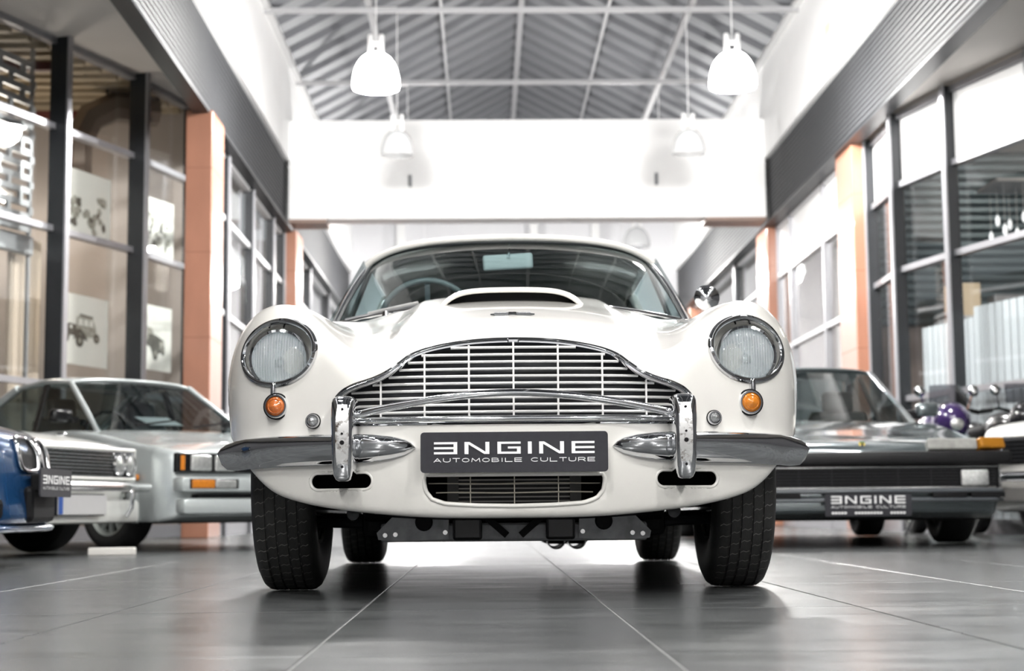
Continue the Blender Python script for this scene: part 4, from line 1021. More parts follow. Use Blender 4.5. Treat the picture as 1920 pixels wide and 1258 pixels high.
def greenhouse(root, paint, b0, t0, t1, b1, gl, bow=.05, pillar=.022, bpos=.5, pm=None, seat=None, dash=True, inner=None):
    """b0,t0 windscreen base/top, t1,b1 rear window top/base: (y, z, half width)"""
    pm = pm or paint
    def face(a, b, bw):
        def f(u, v):
            x = u * 2 - 1; y = a[0] * (1 - v) + b[0] * v + bw * x * x; z = a[1] * (1 - v) + b[1] * v - .02 * x * x
            return ((a[2] * (1 - v) + b[2] * v) * x, y, z)
        return f
    wsf = face(b0, t0, bow); rwf = face(b1, t1, -bow)
    MB().grid(wsf, 14, 5).build('windscreen', gl, root, smooth=80)
    MB().grid(rwf, 10, 4).build('rear_window', gl, root, smooth=80)
    def rf(u, v):
        x = u * 2 - 1; y = t0[0] * (1 - v) + t1[0] * v + bow * x * x * (1 - 2 * v)
        return ((t0[2] * (1 - v) + t1[2] * v) * x * 1.02, y, (t0[1] * (1 - v) + t1[1] * v) + .035 * math.sin(math.pi * v) - .02 * x * x - .02 * abs(x) ** 8 + .012)
    MB().grid(rf, 16, 12).build('roof', paint, root, smooth=80, solid=.022)
    for s in (0, 1):
        sg = s * 2 - 1
        A0, A1, C1, C0 = Vector(wsf(s, 0)), Vector(wsf(s, 1)), Vector(rwf(s, 1)), Vector(rwf(s, 0))
        MB().tube([A0 - Vector((0, 0, .03)), A1], pillar, 8).build('front_pillar', pm, root, smooth=60)
        MB().tube([C0 - Vector((0, 0, .03)), C1], pillar * 1.5, 8).build('rear_pillar', pm, root, smooth=60)
        MB().tube([A1, (A1 + C1) / 2 + Vector((0, 0, .03)), C1], pillar * .8, 8).build('roof_rail', pm, root, smooth=60)
        Bb, Bt = A0.lerp(C0, bpos), A1.lerp(C1, bpos + .02)
        MB().bar(Bb, Bt, .02, .07, up=(0, 1, 0)).build('middle_pillar', mat('black_pillar', (.02, .02, .02), .4), root)
        MB().add([A0, Bb, Bt, A1], [(0, 1, 2, 3)]).build('side_window', gl, root)
        MB().add([Bb, C0, C1, Bt], [(0, 1, 2, 3)]).build('side_window', gl, root)
    inner = inner or interior_m
    if dash: MB().rbox((0, b0[0] + .32, b0[1] - .07), (b0[2] * 1.85, .40, .10), .03, seg=3).build('dashboard', inner, root, smooth=50)
    y = b0[0] + 1.15
    for x in (-.36, .36):
        o = MB().rbox((x, y, b0[1] - .12), (.46, .13, .50), .05, rx=R(-12), seg=3).build('seat_back', inner, root, smooth=50)
        MB().rbox((x, y + .03, b0[1] + .20), (.24, .09, .17), .04, rx=R(-10), seg=3).build('headrest', inner, o, smooth=50)
    c = Vector((-.36, b0[0] + .52, b0[1] - .02)); Mq = Matrix.Rotation(R(-66), 4, 'X')
    MB().tube([c + Mq @ Vector((math.cos(a) * .18, math.sin(a) * .18, 0)) for a in np.linspace(0, 2 * math.pi, 28, endpoint=False)], .013, 6, closed=True).build('steering_wheel', gloss_black, root, smooth=80)
def four_wheels(root, ax1, ax2, tr, r, wd, rim, rm, style, nsp, steer=0.):
    for s in (-1, 1):
        wheel(root, (s * tr, ax1, r), r, wd, rim, s, rm, style, steer=steer, nsp=nsp)
        wheel(root, (s * tr, ax2, r), r, wd, rim, s, rm, style, nsp=nsp)
car_glass = glass('car_glass', (.40, .45, .45), 1.5)
lamp_glass = mat('clear_lamp_lens', (.50, .51, .50), .10, .6, noise=.2, nscale=50, bump=.5, bscale=120)
# ---- silver wedge coupe on the left
silver_p = mat('silver_green_paint', (.58, .625, .625), .25, .3, coat=.8, noise=.02)
au = thing('coupe_car', 'silver boxy coupe with square headlights, left of the white car', 'car', (-1.35, 10.40, 0), R(43)); au.scale = (.92, .92, .92)
car_shell(au, silver_p, T=([0, .1, .6, 1.25, 2.0, 3.2, 3.8, 4.3], [.655, .69, .78, .875, .90, .91, .92, .88]), W=([.1, .3, .5, .62, .75, .95], [.81, .835, .845, .84, .825, .80]),
          plan=([0, .5, .75, .86], [.02, .05, .11, .22]), lean=([.1, .3, .5, .7, .9], [.02, 0, 0, .03, .07]), L=4.2, zbot=.185, axles=(.86, 3.36), wr=.345, cab=(1.35, 3.4, .70), flare=.035, k=(.05, .045))
greenhouse(au, silver_p, (1.22, .885, .66), (1.90, 1.285, .53), (2.85, 1.285, .53), (3.75, .94, .62), car_glass, pm=silver_p, bpos=.42)
alloy = mat('pale_alloy', (.60, .64, .62), .3, .7)
four_wheels(au, .86, 3.36, .735, .305, .215, .20, alloy, 'spoke', 12, steer=R(8))
bz_ = MB().rbox((0, -.022, .445), (1.62, .13, .10), .02).build('bumper', silver_p, au, smooth=40)
MB().rbox((0, -.015, .30), (1.58, .12, .11), .03).build('lower_spoiler', silver_p, au, smooth=40)
MB().rbox((0, .02, .365), (1.3, .09, .035), .01).build('bumper_slot', black, au)
for s in (-1, 1):
    hp = MB().rbox((s * .545, .035, .592), (.50, .06, .135), .012).build('headlight_panel', gloss_black, au)
    for x in (.42, .61): MB().rbox((s * x, .002, .592), (.165, .03, .108), .02, seg=3).build('headlight', lamp_glass, hp, smooth=50)
    MB().rbox((s * .752, .032, .592), (.055, .055, .120), .012).build('corner_indicator', amber, hp)
    ip = MB().rbox((s * .56, -.078, .448), (.40, .022, .075), .012).build('bumper_lamp_bezel', gloss_black, au)
    MB().rbox((s * .65, -.088, .448), (.18, .02, .058), .01).build('bumper_indicator', amber, ip)
    MB().rbox((s * .47, -.088, .448), (.17, .02, .058), .01).build('fog_light', lamp_glass, ip)
    MB().lathe([(0, .016), (.018, .014), (.024, 0)], (s * .86, .40, .50), 'Z', 14, M=Matrix.Rotation(R(90 * s), 4, 'Y')).build('side_repeater', amber, au, smooth=50)
    dm = MB().rbox((s * .80, 1.60, .98), (.17, .09, .10), .03, seg=3).build('door_mirror', gloss_black, au, smooth=50)
    MB().box((s * .70, 1.62, .955), (.10, .04, .04)).build('mirror_arm', gloss_black, dm)
gp = MB().rbox((0, .03, .592), (.60, .04, .13), .01).build('grille', black, au)
for k in range(6): MB().box((0, .008, .540 + k * .021), (.58, .012, .006)).build('slat', gloss_black, gp)
for k in range(4): MB().tube([(-.3, -.06, .40 + k * .0), (.3, -.06, .40)], .003, 5) 
for a in (0, 1):
    wpr = MB().bar((-.40 + a * .5, 1.20, .905), (.05 + a * .5, 1.33, .965), .014, .014).build('wiper', black, au)
MB().add([(-.15, 1.42, .925), (.12, 1.38, .925), (.15, 1.66, 1.0), (-.12, 1.70, 1.0)], [(0, 1, 2, 3)]).build('price_sheet', mat('paper_white', (.85, .87, .88), .6), au, solid=.002)
# ---- white saloon with rectangular grille
wp_m = mat('chalk_white_paint', (.74, .75, .72), .3, coat=.7)
fi = thing('saloon_car', 'white older saloon with blank number plate, between blue roadster and silver coupe', 'car', (-2.35, 9.05, 0), R(74))
car_shell(fi, wp_m, T=([0, .12, .6, 1.3, 2.2, 3.2, 4.0, 4.6], [.635, .672, .73, .80, .84, .85, .85, .80]), W=([.1, .3, .5, .7, .9], [.75, .80, .82, .80, .77]),
          plan=([0, .5, .78, .86], [0, .015, .05, .14]), lean=([.1, .3, .5, .7, .9], [.12, .05, .0, 0, .03]), L=4.3, zbot=.17, axles=(.58, 3.2), wr=.33, cab=(1.45, 3.4, .66), k=(.05, .03))
greenhouse(fi, wp_m, (1.38, .82, .64), (1.98, 1.22, .52), (2.9, 1.22, .52), (3.5, .85, .62), car_glass)
four_wheels(fi, .58, 3.2, .69, .300, .185, .19, chrome_worn, 'disc', 0, steer=R(-12))
gpan = MB().rbox((0, .006, .525), (1.50, .05, .165), .008).build('grille_panel', gloss_black, fi)
for k in range(8): MB().box((0, -.022, .457 + k * .0195), (.98, .012, .006)).build('slat', chrome_worn, gpan)
frp = [(-.765, -.012, .44), (.765, -.012, .44), (.765, -.012, .612), (-.765, -.012, .612)]
MB().tube(frp, .013, 8, closed=True).build('grille_frame', wp_m, gpan, smooth=60)
for s in (-1, 1):
    for x in (.555, .685):
        q = MB().lathe([(.068, .004), (.072, -.008), (.062, -.016), (.060, -.006)], (s * x, -.024, .527), 'Y', 28).build('headlight', chrome, gpan, smooth=50)
        MB().lathe([(0, -.022), (.03, -.019), (.060, -.004)], (s * x, -.024, .527), 'Y', 24).build('lens', lamp_glass, q, smooth=60)
    MB().tube([(s * .55, -.10, .40), (s * .55, -.125, .35), (s * .55, -.115, .27), (s * .55, -.08, .22)], .016, 8).build('overrider', chrome, fi, smooth=60)
bx_ = [(-.86, .25, .39), (-.85, .0, .39), (-.80, -.08, .39), (-.4, -.10, .39), (.4, -.10, .39), (.80, -.08, .39), (.85, .0, .39), (.86, .25, .39)]
MB().tube(bx_, .036, 10, flat=.8).build('bumper', chrome_worn, fi, smooth=60)
MB().rbox((0, -.02, .25), (1.5, .10, .14), .03).build('front_apron', wp_m, fi, smooth=40)
npl = MB().rbox((0.02, -.10, .286), (.52, .012, .112), .004).build('number_plate', mat('plate_grey', (.50, .50, .50), .5), fi)
MB().box((-.222, -.1075, .286), (.040, .004, .104)).build('plate_blue_band', mat('plate_blue', (.02, .08, .33), .5), npl)
MB().rbox((0, -.092, .286), (.535, .012, .125), .004).build('plate_backing', gloss_black, npl)
MB().rbox((0, .03, .682), (.03, .05, .02), .006).build('bonnet_ornament', chrome, fi)
# ---- blue roadster at the left edge
blue_p = mat('deep_blue_paint', (.012, .055, .15), .22, .25, coat=1.)
bm_ = thing('roadster_car', 'dark blue roadster with kidney grilles at the left edge', 'car', (-1.97, 7.22, 0), R(89))
bF = car_shell(bm_, blue_p, T=([0, .12, .35, .8, 1.5, 2.4, 3.2, 3.9], [.54, .60, .66, .73, .79, .80, .82, .78]), W=([.1, .3, .5, .7, .9], [.76, .81, .83, .80, .74]),
               plan=([0, .2, .4, .6, .75, .84], [0, .025, .09, .21, .36, .56]), lean=([.1, .2, .3, .45, .6, .75], [.06, .0, .01, .03, .06, .13]), L=3.9, zbot=.15, axles=(.80, 3.2), wr=.34, cab=(1.7, 2.7, .66), k=(.14, .08), crown=.05)
four_wheels(bm_, .80, 3.2, .71, .31, .205, .20, alloy, 'spoke', 5)
def byf(x, z): return float(surf_y(x, z, bF)[0])
for s in (-1, 1):
    kc = (s * .115, .50); pts = []
    for a in np.linspace(0, 2 * math.pi, 32, endpoint=False):
        ca, sa = math.cos(a), math.sin(a); pts.append((kc[0] + math.copysign(abs(ca) ** .6, ca) * .095, kc[1] + math.copysign(abs(sa) ** .6, sa) * .075))
    pp = [(x, byf(x, z) - .012, z) for x, z in pts]
    kg = MB().tube(pp, .011, 8, closed=True).build('kidney_grille', chrome, bm_, smooth=80)
    cen = (kc[0], byf(*kc) - .002, kc[1])
    MB().add([cen] + [(x, y + .006, z) for x, y, z in pp], [(0, 1 + i, 1 + (i + 1) % 32) for i in range(32)]).build('grille_opening', black, kg)
    for k in range(7):
        x = kc[0] - .072 + k * .024; MB().bar((x, byf(x, .50) - .010, .435), (x, byf(x, .565) - .006, .566), .006, .01, up=(0, 1, 0)).build('bar', darkmetal, kg)
    hx_ = s * .56
    hpts = [(s * (.42 + u), .50 + v) for u, v in ((0, 0), (.12, -.03), (.27, -.01), (.28, .07), (.16, .10), (.02, .07))]
    hp = MB(); n6 = 6
    hp.add([(x, byf(x, z) - .008, z) for x, z in hpts], [tuple(range(6))]); hp.build('headlight', mat('smoked_lens', (.10, .11, .12), .08, .6), bm_, solid=.012)
    MB().rbox((s * .47, byf(s * .47, .25) + .022, .26), (.28, .06, .10), .03, rz=s * R(31)).build('air_intake', black, bm_)
MB().rbox((0, byf(0, .27) + .016, .28), (.36, .05, .16), .03).build('central_intake', black, bm_)
lip = [(x, byf(x, .19) - .01, .175) for x in np.linspace(-.75, .75, 21)]
MB().tube(lip, .030, 8, flat=.6).build('front_splitter', blue_p, bm_, smooth=80)
engine_sign(bm_, (0.0, byf(0, .37) - .075, .375), .48, .125)
MB().rbox((0, byf(0, .37) - .035, .375), (.3, .06, .08), .01).build('plate_bracket', black, bm_)
MB().grid(lambda u, v: (.62 * (u * 2 - 1) * (1 - .12 * v), 1.55 + .42 * v + .12 * (u * 2 - 1) ** 2, .80 + .36 * v), 12, 4).build('windscreen', car_glass, bm_, smooth=80)
MB().tube([(.62 * x * (1 - .12 * 1), 1.55 + .42 + .12 * x * x, 1.16) for x in np.linspace(-1, 1, 15)], .015, 8).build('windscreen_frame', gloss_black, bm_, smooth=80)
for x in (-.34, .34): MB().rbox((x, 2.45, .80), (.44, .13, .60), .06, rx=R(-12), seg=3).build('seat_back', interior_m, bm_, smooth=50)
# ---- dark grand tourer on the right
gt_p = mat('steel_blue_paint', (.17, .20, .21), .18, .6, coat=1.)
fe = thing('grand_tourer_car', 'dark blue grey wedge grand tourer with black bumper on the right', 'car', (2.24, 9.42, 0), R(-2)); fe.scale = (.97, .98, .97)
car_shell(fe, gt_p, T=([0, .06, .3, .9, 1.5, 2.4, 3.4, 4.2, 4.7], [.585, .625, .665, .755, .845, .87, .87, .86, .80]), W=([.1, .3, .5, .62, .75, .95], [.80, .85, .875, .875, .85, .81]),
          plan=([0, .5, .75, .88], [0, .03, .075, .17]), lean=([.1, .2, .3, .5, .7], [.10, .03, .0, 0, .03]), L=4.6, zbot=.16, axles=(.95, 3.65), wr=.36, cab=(1.75, 3.7, .70), k=(.06, .035), crown=.025)
greenhouse(fe, gt_p, (1.55, .855, .70), (2.35, 1.275, .55), (3.2, 1.275, .54), (4.0, .90, .66), car_glass, pm=mat('bright_pillar', (.45, .46, .48), .2, .9), bpos=.45, inner=mat('tan_grey_leather', (.16, .15, .13), .5))
four_wheels(fe, .95, 3.65, .745, .33, .22, .20, mat('star_alloy', (.50, .51, .52), .3, .8), 'spoke', 5)
rub = mat('satin_black_bumper', (.010, .010, .011), .45, spec=.25)
MB().rbox((0, .01, .535), (1.76, .14, .085), .025, seg=3).build('bumper', rub, fe, smooth=50)
gd = MB().rbox((0, .02, .42), (1.62, .06, .13), .01).build('grille', black, fe)
for k in range(6): MB().box((0, -.012, .372 + k * .019), (1.56, .014, .006)).build('slat', mat('dark_slat', (.016, .016, .018), .45, .2, spec=.2), gd)
for k in range(-3, 4): MB().box((k * .2, -.006, .42), (.006, .012, .12)).build('upright', mat('dark_slat', (.016, .016, .018), .45), gd)
MB().tube([(-.80, -.015, .485), (.80, -.015, .485), (.785, -.015, .355), (-.785, -.015, .355)], .008, 6, closed=True).build('grille_frame', chrome_worn, gd)
for s in (-1, 1):
    q = MB().rbox((s * .66, -.018, .415), (.17, .03, .10), .02, seg=3).build('fog_light', lamp_glass, fe, smooth=50)
    MB().rbox((s * .66, -.006, .415), (.185, .03, .115), .015).build('fog_light_bezel', gloss_black, q)
    MB().rbox((s * .535, .025, .612), (.30, .08, .072), .012, rx=R(-18)).build('position_lamp', mat('frosted_lens', (.36, .36, .34), .15, noise=.12, nscale=30), fe)
    MB().rbox((s * .765, .062, .612), (.18, .12, .072), .015, rx=R(-18), rz=s * R(22)).build('turn_indicator', mat('dark_amber_lens', (.45, .19, .02), .25, coat=.5), fe)
    MB().rbox((s * .84, 1.85, .94), (.16, .09, .10), .03, seg=3).build('door_mirror', gt_p, fe, smooth=50)
    MB().box((s * .74, 1.87, .90), (.12, .04, .05)).build('mirror_arm', gloss_black, fe)
    for k in (0, 1): MB().box((s * (.50 + .23 * k), -.02, .312), (.20, .05, .030)).build('lower_slot', black, fe)
    MB().rbox((s * .46, .60, .735), (.30, .34, .008), .003).build('pop_up_lamp_cover', gt_p, fe)
for z in (.338, .285): MB().tube([(-.84, .06, z), (-.78, -.03, z), (.78, -.03, z), (.84, .06, z)], .014, 8).build('valance_rib', mat('satin_blue_grey', (.10, .11, .12), .35), fe, smooth=60)
engine_sign(fe, (0.0, -.075, .256), .52, .135, extra=True)
MB().rbox((0, -.045, .272), (.3, .05, .08), .01).build('plate_bracket', black, fe)
bdg = MB().rbox((0, .052, .618), (.036, .010, .048), .004, rx=R(-20)).build('nose_badge', mat('badge_yellow', (.72, .52, .05), .35), fe)
MB().box((0, .046, .618), (.012, .004, .024), rx=R(-20)).build('badge_emblem', gloss_black, bdg)
MB().box((0, .046, .637), (.030, .004, .005), rx=R(-20)).build('badge_band', mat('badge_green', (.05, .25, .08), .4), bdg)
MB().tube([(-.5, -.1 + 2.2, .16), (-.5, 4.2, .16)], .04, 8).build('exhaust', darkmetal, fe)
# ---- white car cut by the right edge
w2 = thing('saloon_car', 'white car with black grille and chrome bumper cut by the right edge', 'car', (3.82, 10.50, 0), R(-58))
car_shell(w2, mat('cream_white_paint', (.72, .71, .67), .28, coat=.8), T=([0, .12, .5, 1.2, 2.2, 3.0, 3.6], [.74, .80, .845, .88, .89, .88, .82]), W=([.1, .3, .5, .7, .95], [.74, .79, .82, .81, .76]),
          plan=([0, .4, .65, .80, .86], [0, .02, .07, .16, .28]), lean=([.1, .3, .5, .7, .9], [.12, .04, .0, 0, .05]), L=3.5, zbot=.19, axles=(.72, 2.8), wr=.33, cab=(1.35, 2.7, .64), k=(.10, .05), crown=.04)
greenhouse(w2, MATS['cream_white_paint'], (1.25, .885, .62), (1.80, 1.30, .50), (2.4, 1.30, .50), (2.9, .90, .6), car_glass)
four_wheels(w2, .72, 2.8, .68, .295, .18, .18, chrome_worn, 'disc', 0)
g2 = MB().rbox((0, .02, .61), (1.42, .09, .19), .03).build('grille', black, w2)
for k in range(6): MB().box((0, -.027, .54 + k * .027), (.9, .01, .006)).build('slat', darkmetal, g2)
for s in (-1, 1):
    q = MB().lathe([(.080, .01), (.086, -.012), (.072, -.024), (.070, -.01)], (s * .56, -.028, .61), 'Y', 28).build('headlight', chrome, g2, smooth=50)
    MB().lathe([(0, -.03), (.035, -.026), (.07, -.008)], (s * .56, -.028, .61), 'Y', 24).build('lens', lamp_glass, q, smooth=60)
    MB().rbox((s * .45, -.12, .43), (.05, .05, .14), .02, seg=3).build('overrider', chrome, w2, smooth=60)
MB().tube([(-.86, .3, .43), (-.84, .08, .43), (-.76, -.05, .43), (-.3, -.10, .43), (.3, -.10, .43), (.76, -.05, .43), (.84, .08, .43), (.86, .3, .43)], .045, 10, flat=.8).build('bumper', chrome, w2, smooth=60)
MB().rbox((0, -.0, .31), (1.4, .10, .10), .03).build('front_apron', mat('grey_apron', (.25, .24, .23), .5), w2, smooth=40)  # apron in a darker grey than the cream body

# ------------------------------------------------------------------ motorcycles
def motorcycle(loc, rz, pm, pm2, label):
    t = thing('motorcycle', label, 'motorcycle', loc, rz, 'motorcycles behind the parked cars')
    for y in (0.35, 1.75):
        o = MB().lathe(tyre_profile(.30, .13, .21), (0, y, .30), 'X', 32).build('tyre', rubber, t, smooth=35)
        MB().lathe([(.215, -.04), (.20, -.04), (.19, 0), (.20, .04), (.215, .04)], (0, y, .30), 'X', 28).build('rim', alloy, o, smooth=40)
        for k in range(5):
            a = 2 * math.pi * k / 5; MB().bar((0, y, .30), (0, y + math.cos(a) * .2, .30 + math.sin(a) * .2), .03, .03, up=(1, 0, 0)).build('spoke', alloy, o)
    for s in (-1, 1):
        MB().tube([(s * .09, .36, .30), (s * .10, .58, .92)], .022, 8).build('fork_leg', chrome_worn, t)
        MB().tube([(s * .07, 1.1, .35), (s * .05, 1.75, .30)], .025, 8).build('swing_arm', darkmetal, t)
        h = MB().tube([(s * .05, .62, .96), (s * .17, .64, .99), (s * .28, .72, .97)], .013, 8).build('handlebar', gloss_black, t)
        MB().tube([(s * .21, .665, .98), (s * .285, .725, .97)], .019, 8).build('grip', black, h)
        mm = MB().tube([(s * .17, .62, .99), (s * .20, .58, 1.10)], .007, 6).build('mirror', chrome, t)
        MB().lathe([(0, -.02), (.035, -.015), (.045, .0), (.04, .006), (0, .006)], (s * .21, .58, 1.13), 'Y', 20).build('mirror_head', chrome, mm, smooth=50)
    MB().rbox((0, 1.0, .48), (.30, .50, .34), .06, seg=3).build('engine', darkmetal, t, smooth=50)
    def ell(c, r, nu=20, nv=12):
        return MB().grid(lambda u, v: (c[0] + r[0] * math.sin(math.pi * v) * math.cos(2 * math.pi * u), c[1] + r[1] * math.sin(math.pi * v) * math.sin(2 * math.pi * u), c[2] + r[2] * math.cos(math.pi * v)), nu, nv)
    ell((0, .92, .86), (.15, .34, .13)).build('fuel_tank', pm, t, smooth=80)
    ell((0, .48, .89), (.145, .19, .15)).build('front_fairing', pm, t, smooth=80)
    ell((0, .62, .66), (.20, .30, .20)).build('side_fairing', pm2, t, smooth=80)
    MB().lathe([(0, -.02), (.03, -.017), (.05, 0), (.048, .05)], (0, .30, .86), 'Y', 24).build('headlight', lamp_glass, t, smooth=50)
    MB().grid(lambda u, v: (.17 * (u * 2 - 1) * (1 - .3 * v), .40 + .16 * v + .08 * (u * 2 - 1) ** 2, 1.02 + .16 * v), 8, 4).build('screen', glass('smoked_screen', (.3, .3, .32), 1.5), t, smooth=80)
    MB().rbox((0, 1.45, .84), (.27, .62, .10), .045, seg=3).build('seat', black, t, smooth=50)
    ell((0, 1.80, .86), (.12, .26, .09)).build('tail', pm, t, smooth=80)
    MB().tube([(.15, .85, .35), (.17, 1.3, .28), (.2, 1.85, .42)], [.025, .04, .05], 10).build('exhaust', chrome_worn, t, smooth=80)
    MB().tube([(0, .36, .62), (0, .12, .56), (0, .60, .60)], .05, 8, flat=.4).build('mudguard', pm2, t, smooth=80)
    MB().bar((-.12, 1.15, .24), (-.24, 1.15, .0), .02, .02).build('stand', darkmetal, t)
motorcycle((3.60, 11.85, 0), R(-2), mat('purple_paint', (.035, .018, .085), .2, coat=1.), mat('teal_paint', (.01, .16, .17), .25, coat=1.), 'purple and teal sports motorcycle behind the dark grand tourer')
motorcycle((4.20, 11.75, 0), R(2), gloss_black, darkmetal, 'black motorcycle beside the purple one near the shop glass')
# white wheel chock on the floor
ck = MB().rbox((0, 0, .022), (.26, .09, .044), .008).build('floor_block', mat('chalky_block', (.72, .70, .66), .7), None)
ck.location = (-2.12, 9.22, 0); ck.rotation_euler = (0, 0, R(6)); tag(ck, 'small white block lying on the floor by the left wheels', 'block')

# ------------------------------------------------------------------ shop dressing, left side
ink = mat('sepia_ink', (.10, .095, .08), .8, noise=.35, nscale=30); ink2 = mat('pale_ink', (.36, .35, .30), .8, noise=.3, nscale=30)
paper = mat('poster_paper', (.80, .79, .73), .7, noise=.03, nscale=4)
gA, gB = Vector((-3.01, 16.5)), Vector((-4.27, 12.86)); gT = (gA - gB).normalized(); gN = Vector((-gT.y, gT.x)); gN = gN if gN.x < 0 else -gN
def poster(t0, t1, z0, z1, kind, label):
    """flat print hung just inside the glass; t = metres from gB along the glazing"""
    c = gB + gT * ((t0 + t1) / 2) + gN * .10; wd, ht = t1 - t0, z1 - z0
    root = thing('poster', label, 'poster', (c.x, c.y, (z0 + z1) / 2), math.atan2(gT.y, gT.x), 'car drawings in the shop window')
    MB().box((0, 0, 0), (wd, .01, ht)).build('sheet', paper, root)
    def ring(x, z, r, m, sq=.75, nm='wheel_drawing'): blob([(x + math.cos(a) * r * sq, z + math.sin(a) * r) for a in np.linspace(0, 2 * math.pi, 16, endpoint=False)], m, nm)
    lift = [0.]
    def blob(pts, m, nm='drawing'):        # later strokes lie a hair in front of earlier ones
        lift[0] += .0004
        MB().prism([(x * wd * .9, z * ht * .9) for x, z in pts], -.0075 - lift[0], -.0055, lambda u, v, t: (u, t, v)).build(nm, m, root)
    if kind == 'car_a':
        blob([(-.10, -.06), (-.08, .20), (-.02, .23), (.24, .21), (.30, .08), (.33, -.08), (.05, -.12)], ink2)
        blob([(-.02, .23), (.24, .21), (.25, .24), (-.02, .26)], ink)
        for x0, x1 in ((-.05, .03), (.06, .14), (.17, .24)): blob([(x0, .08), (x0 + .01, .18), (x1, .175), (x1 + .01, .075)], paper, 'window_drawing')
        blob([(-.34, -.10), (-.35, .04), (-.22, .09), (-.09, .07), (-.10, -.10)], ink)
        blob([(-.36, -.02), (-.30, .06), (-.24, .0), (-.22, -.14), (-.34, -.14)], ink)
        blob([(-.14, -.16), (-.10, .0), (.0, .02), (.08, -.06), (.14, -.16), (.07, -.14), (.0, -.04)], ink)
        for x, z, r in ((-.29, -.15, .075), (-.02, -.17, .10), (.32, -.10, .075)): ring(x, z, r, ink); ring(x, z, r * .45, ink2)
        ring(-.33, .02, .03, paper); ring(-.20, .03, .03, paper)
    elif kind == 'car_b':
        blob([(-.34, -.06), (-.31, .14), (-.20, .19), (-.02, .16), (.06, .04), (-.02, -.10)], ink2)
        blob([(-.28, .04), (-.26, .13), (-.17, .15), (-.15, .04)], paper, 'window_drawing')
        blob([(-.12, .06), (.10, .05), (.32, -.02), (.35, -.18), (.20, -.26), (.05, -.24), (-.08, -.10)], ink)
        blob([(-.20, -.12), (-.12, -.02), (.0, -.06), (.10, -.30), (.0, -.26), (-.06, -.16)], ink)
        blob([(.20, -.04), (.31, -.06), (.32, -.17), (.21, -.19)], ink2)
        for x, z, r in ((-.27, -.09, .09), (.08, -.26, .12), (.30, -.2, .08)): ring(x, z, r, ink, .6); ring(x, z, r * .45, ink2, .6)
    else:
        rnd = random.Random(len(label))
        for k in range(30):
            x, z, r = rnd.uniform(-.42, .42), rnd.triangular(-.40, .30, -.1), rnd.uniform(.025, .085)
            blob([(x + math.cos(a) * r * rnd.uniform(.5, 1), z + math.sin(a) * r * rnd.uniform(.6, 1.4)) for a in np.linspace(0, 2 * math.pi, 10, endpoint=False)], ink if k % 3 == 0 else ink2)
PZ = lambda z: (z - .24) * 1.12 + .24
# t of a picture column on the glazing plane
def gl_t(px):
    d = _f * FPX + _r * (px - 960); dx, dy = d.x, d.y
    # gB + gT t = s (dx, dy)
    det = dx * (-gT.y) + gT.x * dy; return (dy * gB.x - dx * gB.y) / (dx * gT.y - dy * gT.x) if abs(dx * gT.y - dy * gT.x) > 1e-9 else 0
poster(gl_t(119), gl_t(219), PZ(2.50), PZ(3.07), 'crowd', 'crowded sepia motoring scene poster, upper left pane')
poster(gl_t(268), gl_t(338), PZ(2.48), PZ(3.05), 'crowd', 'sepia motoring print in the pane beside the column, upper')
poster(gl_t(114), gl_t(218), PZ(1.45), PZ(2.03), 'car_a', 'poster with drawn vintage car, lower left pane')
poster(gl_t(264), gl_t(337), PZ(1.50), PZ(2.08), 'car_b', 'poster with drawn roadster beside the terracotta column')
# cream screen, metal brick screen, air duct and ceiling beams inside
o = MB().rbox((0, 0, 1.35), (.45, .05, 2.7), .01).build('partition_panel', mat('cream_panel', (.74, .62, .50), .6)); o.location = (-4.12, 14.3, 0); o.rotation_euler = (0, 0, math.atan2(gT.y, gT.x))
tag(o, 'tall cream panel standing behind the left glass', 'panel')
scr = thing('brick_pattern_screen', 'white metal screen with open brick pattern inside the left shop', 'screen', (-4.25, 13.54, 0), math.atan2(gT.y, gT.x))
met = mat('pale_metal', (.42, .43, .44), .4, .5)
for k in range(14):
    z = 2.75 + k * .115
    MB().box((0, 0, z), (1.3, .03, .055)).build('bar', met, scr)
    if k < 13:
        for j in range(4): MB().box((-.5 + j * .33 + (.16 if k % 2 else 0), 0, z + .057), (.045, .03, .06)).build('tie', met, scr)
for x in (-.63, .63): MB().box((x, 0, 2.2), (.03, .03, 4.4)).build('post', met, scr)
MB().rbox((0, -.02, 2.60), (1.3, .06, .18), .02).build('bottom_rail', met, scr)
duct = mat('brown_duct', (.20, .16, .13), .4, .5)
dt = thing('air_duct', 'bent brown air duct under the left shop ceiling', 'duct', (-3.86, 15.5, 4.4))
MB().tube([(-.12, 0, -1.0), (-.12, 0, -.55), (.0, .03, -.28), (.22, .10, -.16), (.6, .30, -.16)], .15, 8).build('bend', duct, dt, smooth=30)
MB().tube([(-.12, 0, -1.0), (-.12, 0, -1.06)], .18, 8).build('flange', duct, dt)
for x in (.15, .45): MB().bar((x, x * .5, -.1), (x, x * .5, .05), .02, .02).build('hanger', darkmetal, dt)
rib = mat('tan_ceiling_sheet', (.36, .29, .20), .6)
def glz_x(y): return float(np.interp(y, [12.7, 12.86, 14.07, 15.27, 16.42, 16.6], [-4.33, -4.27, -3.83, -3.39, -3.08, -3.02])) - .06
ys_ = [12.74, 12.86, 14.07, 15.27, 16.42, 16.6]
poly = [(glz_x(y), y) for y in ys_] + [(-8.2, 16.6), (-8.2, 12.74)]
sc_l = struct(MB().prism(poly, 4.45, 4.475, lambda u, v, t: (u, v, t)).build('ceiling_shop_left', rib), 'tan ribbed ceiling inside the left shop')
for k in range(15):
    y = 12.85 + k * .26; a_ = glz_x(y) - .05; MB().box(((a_ - 8.1) / 2, y, 4.43), (a_ + 8.1, .10, .05)).build('ceiling_rib', rib, sc_l)
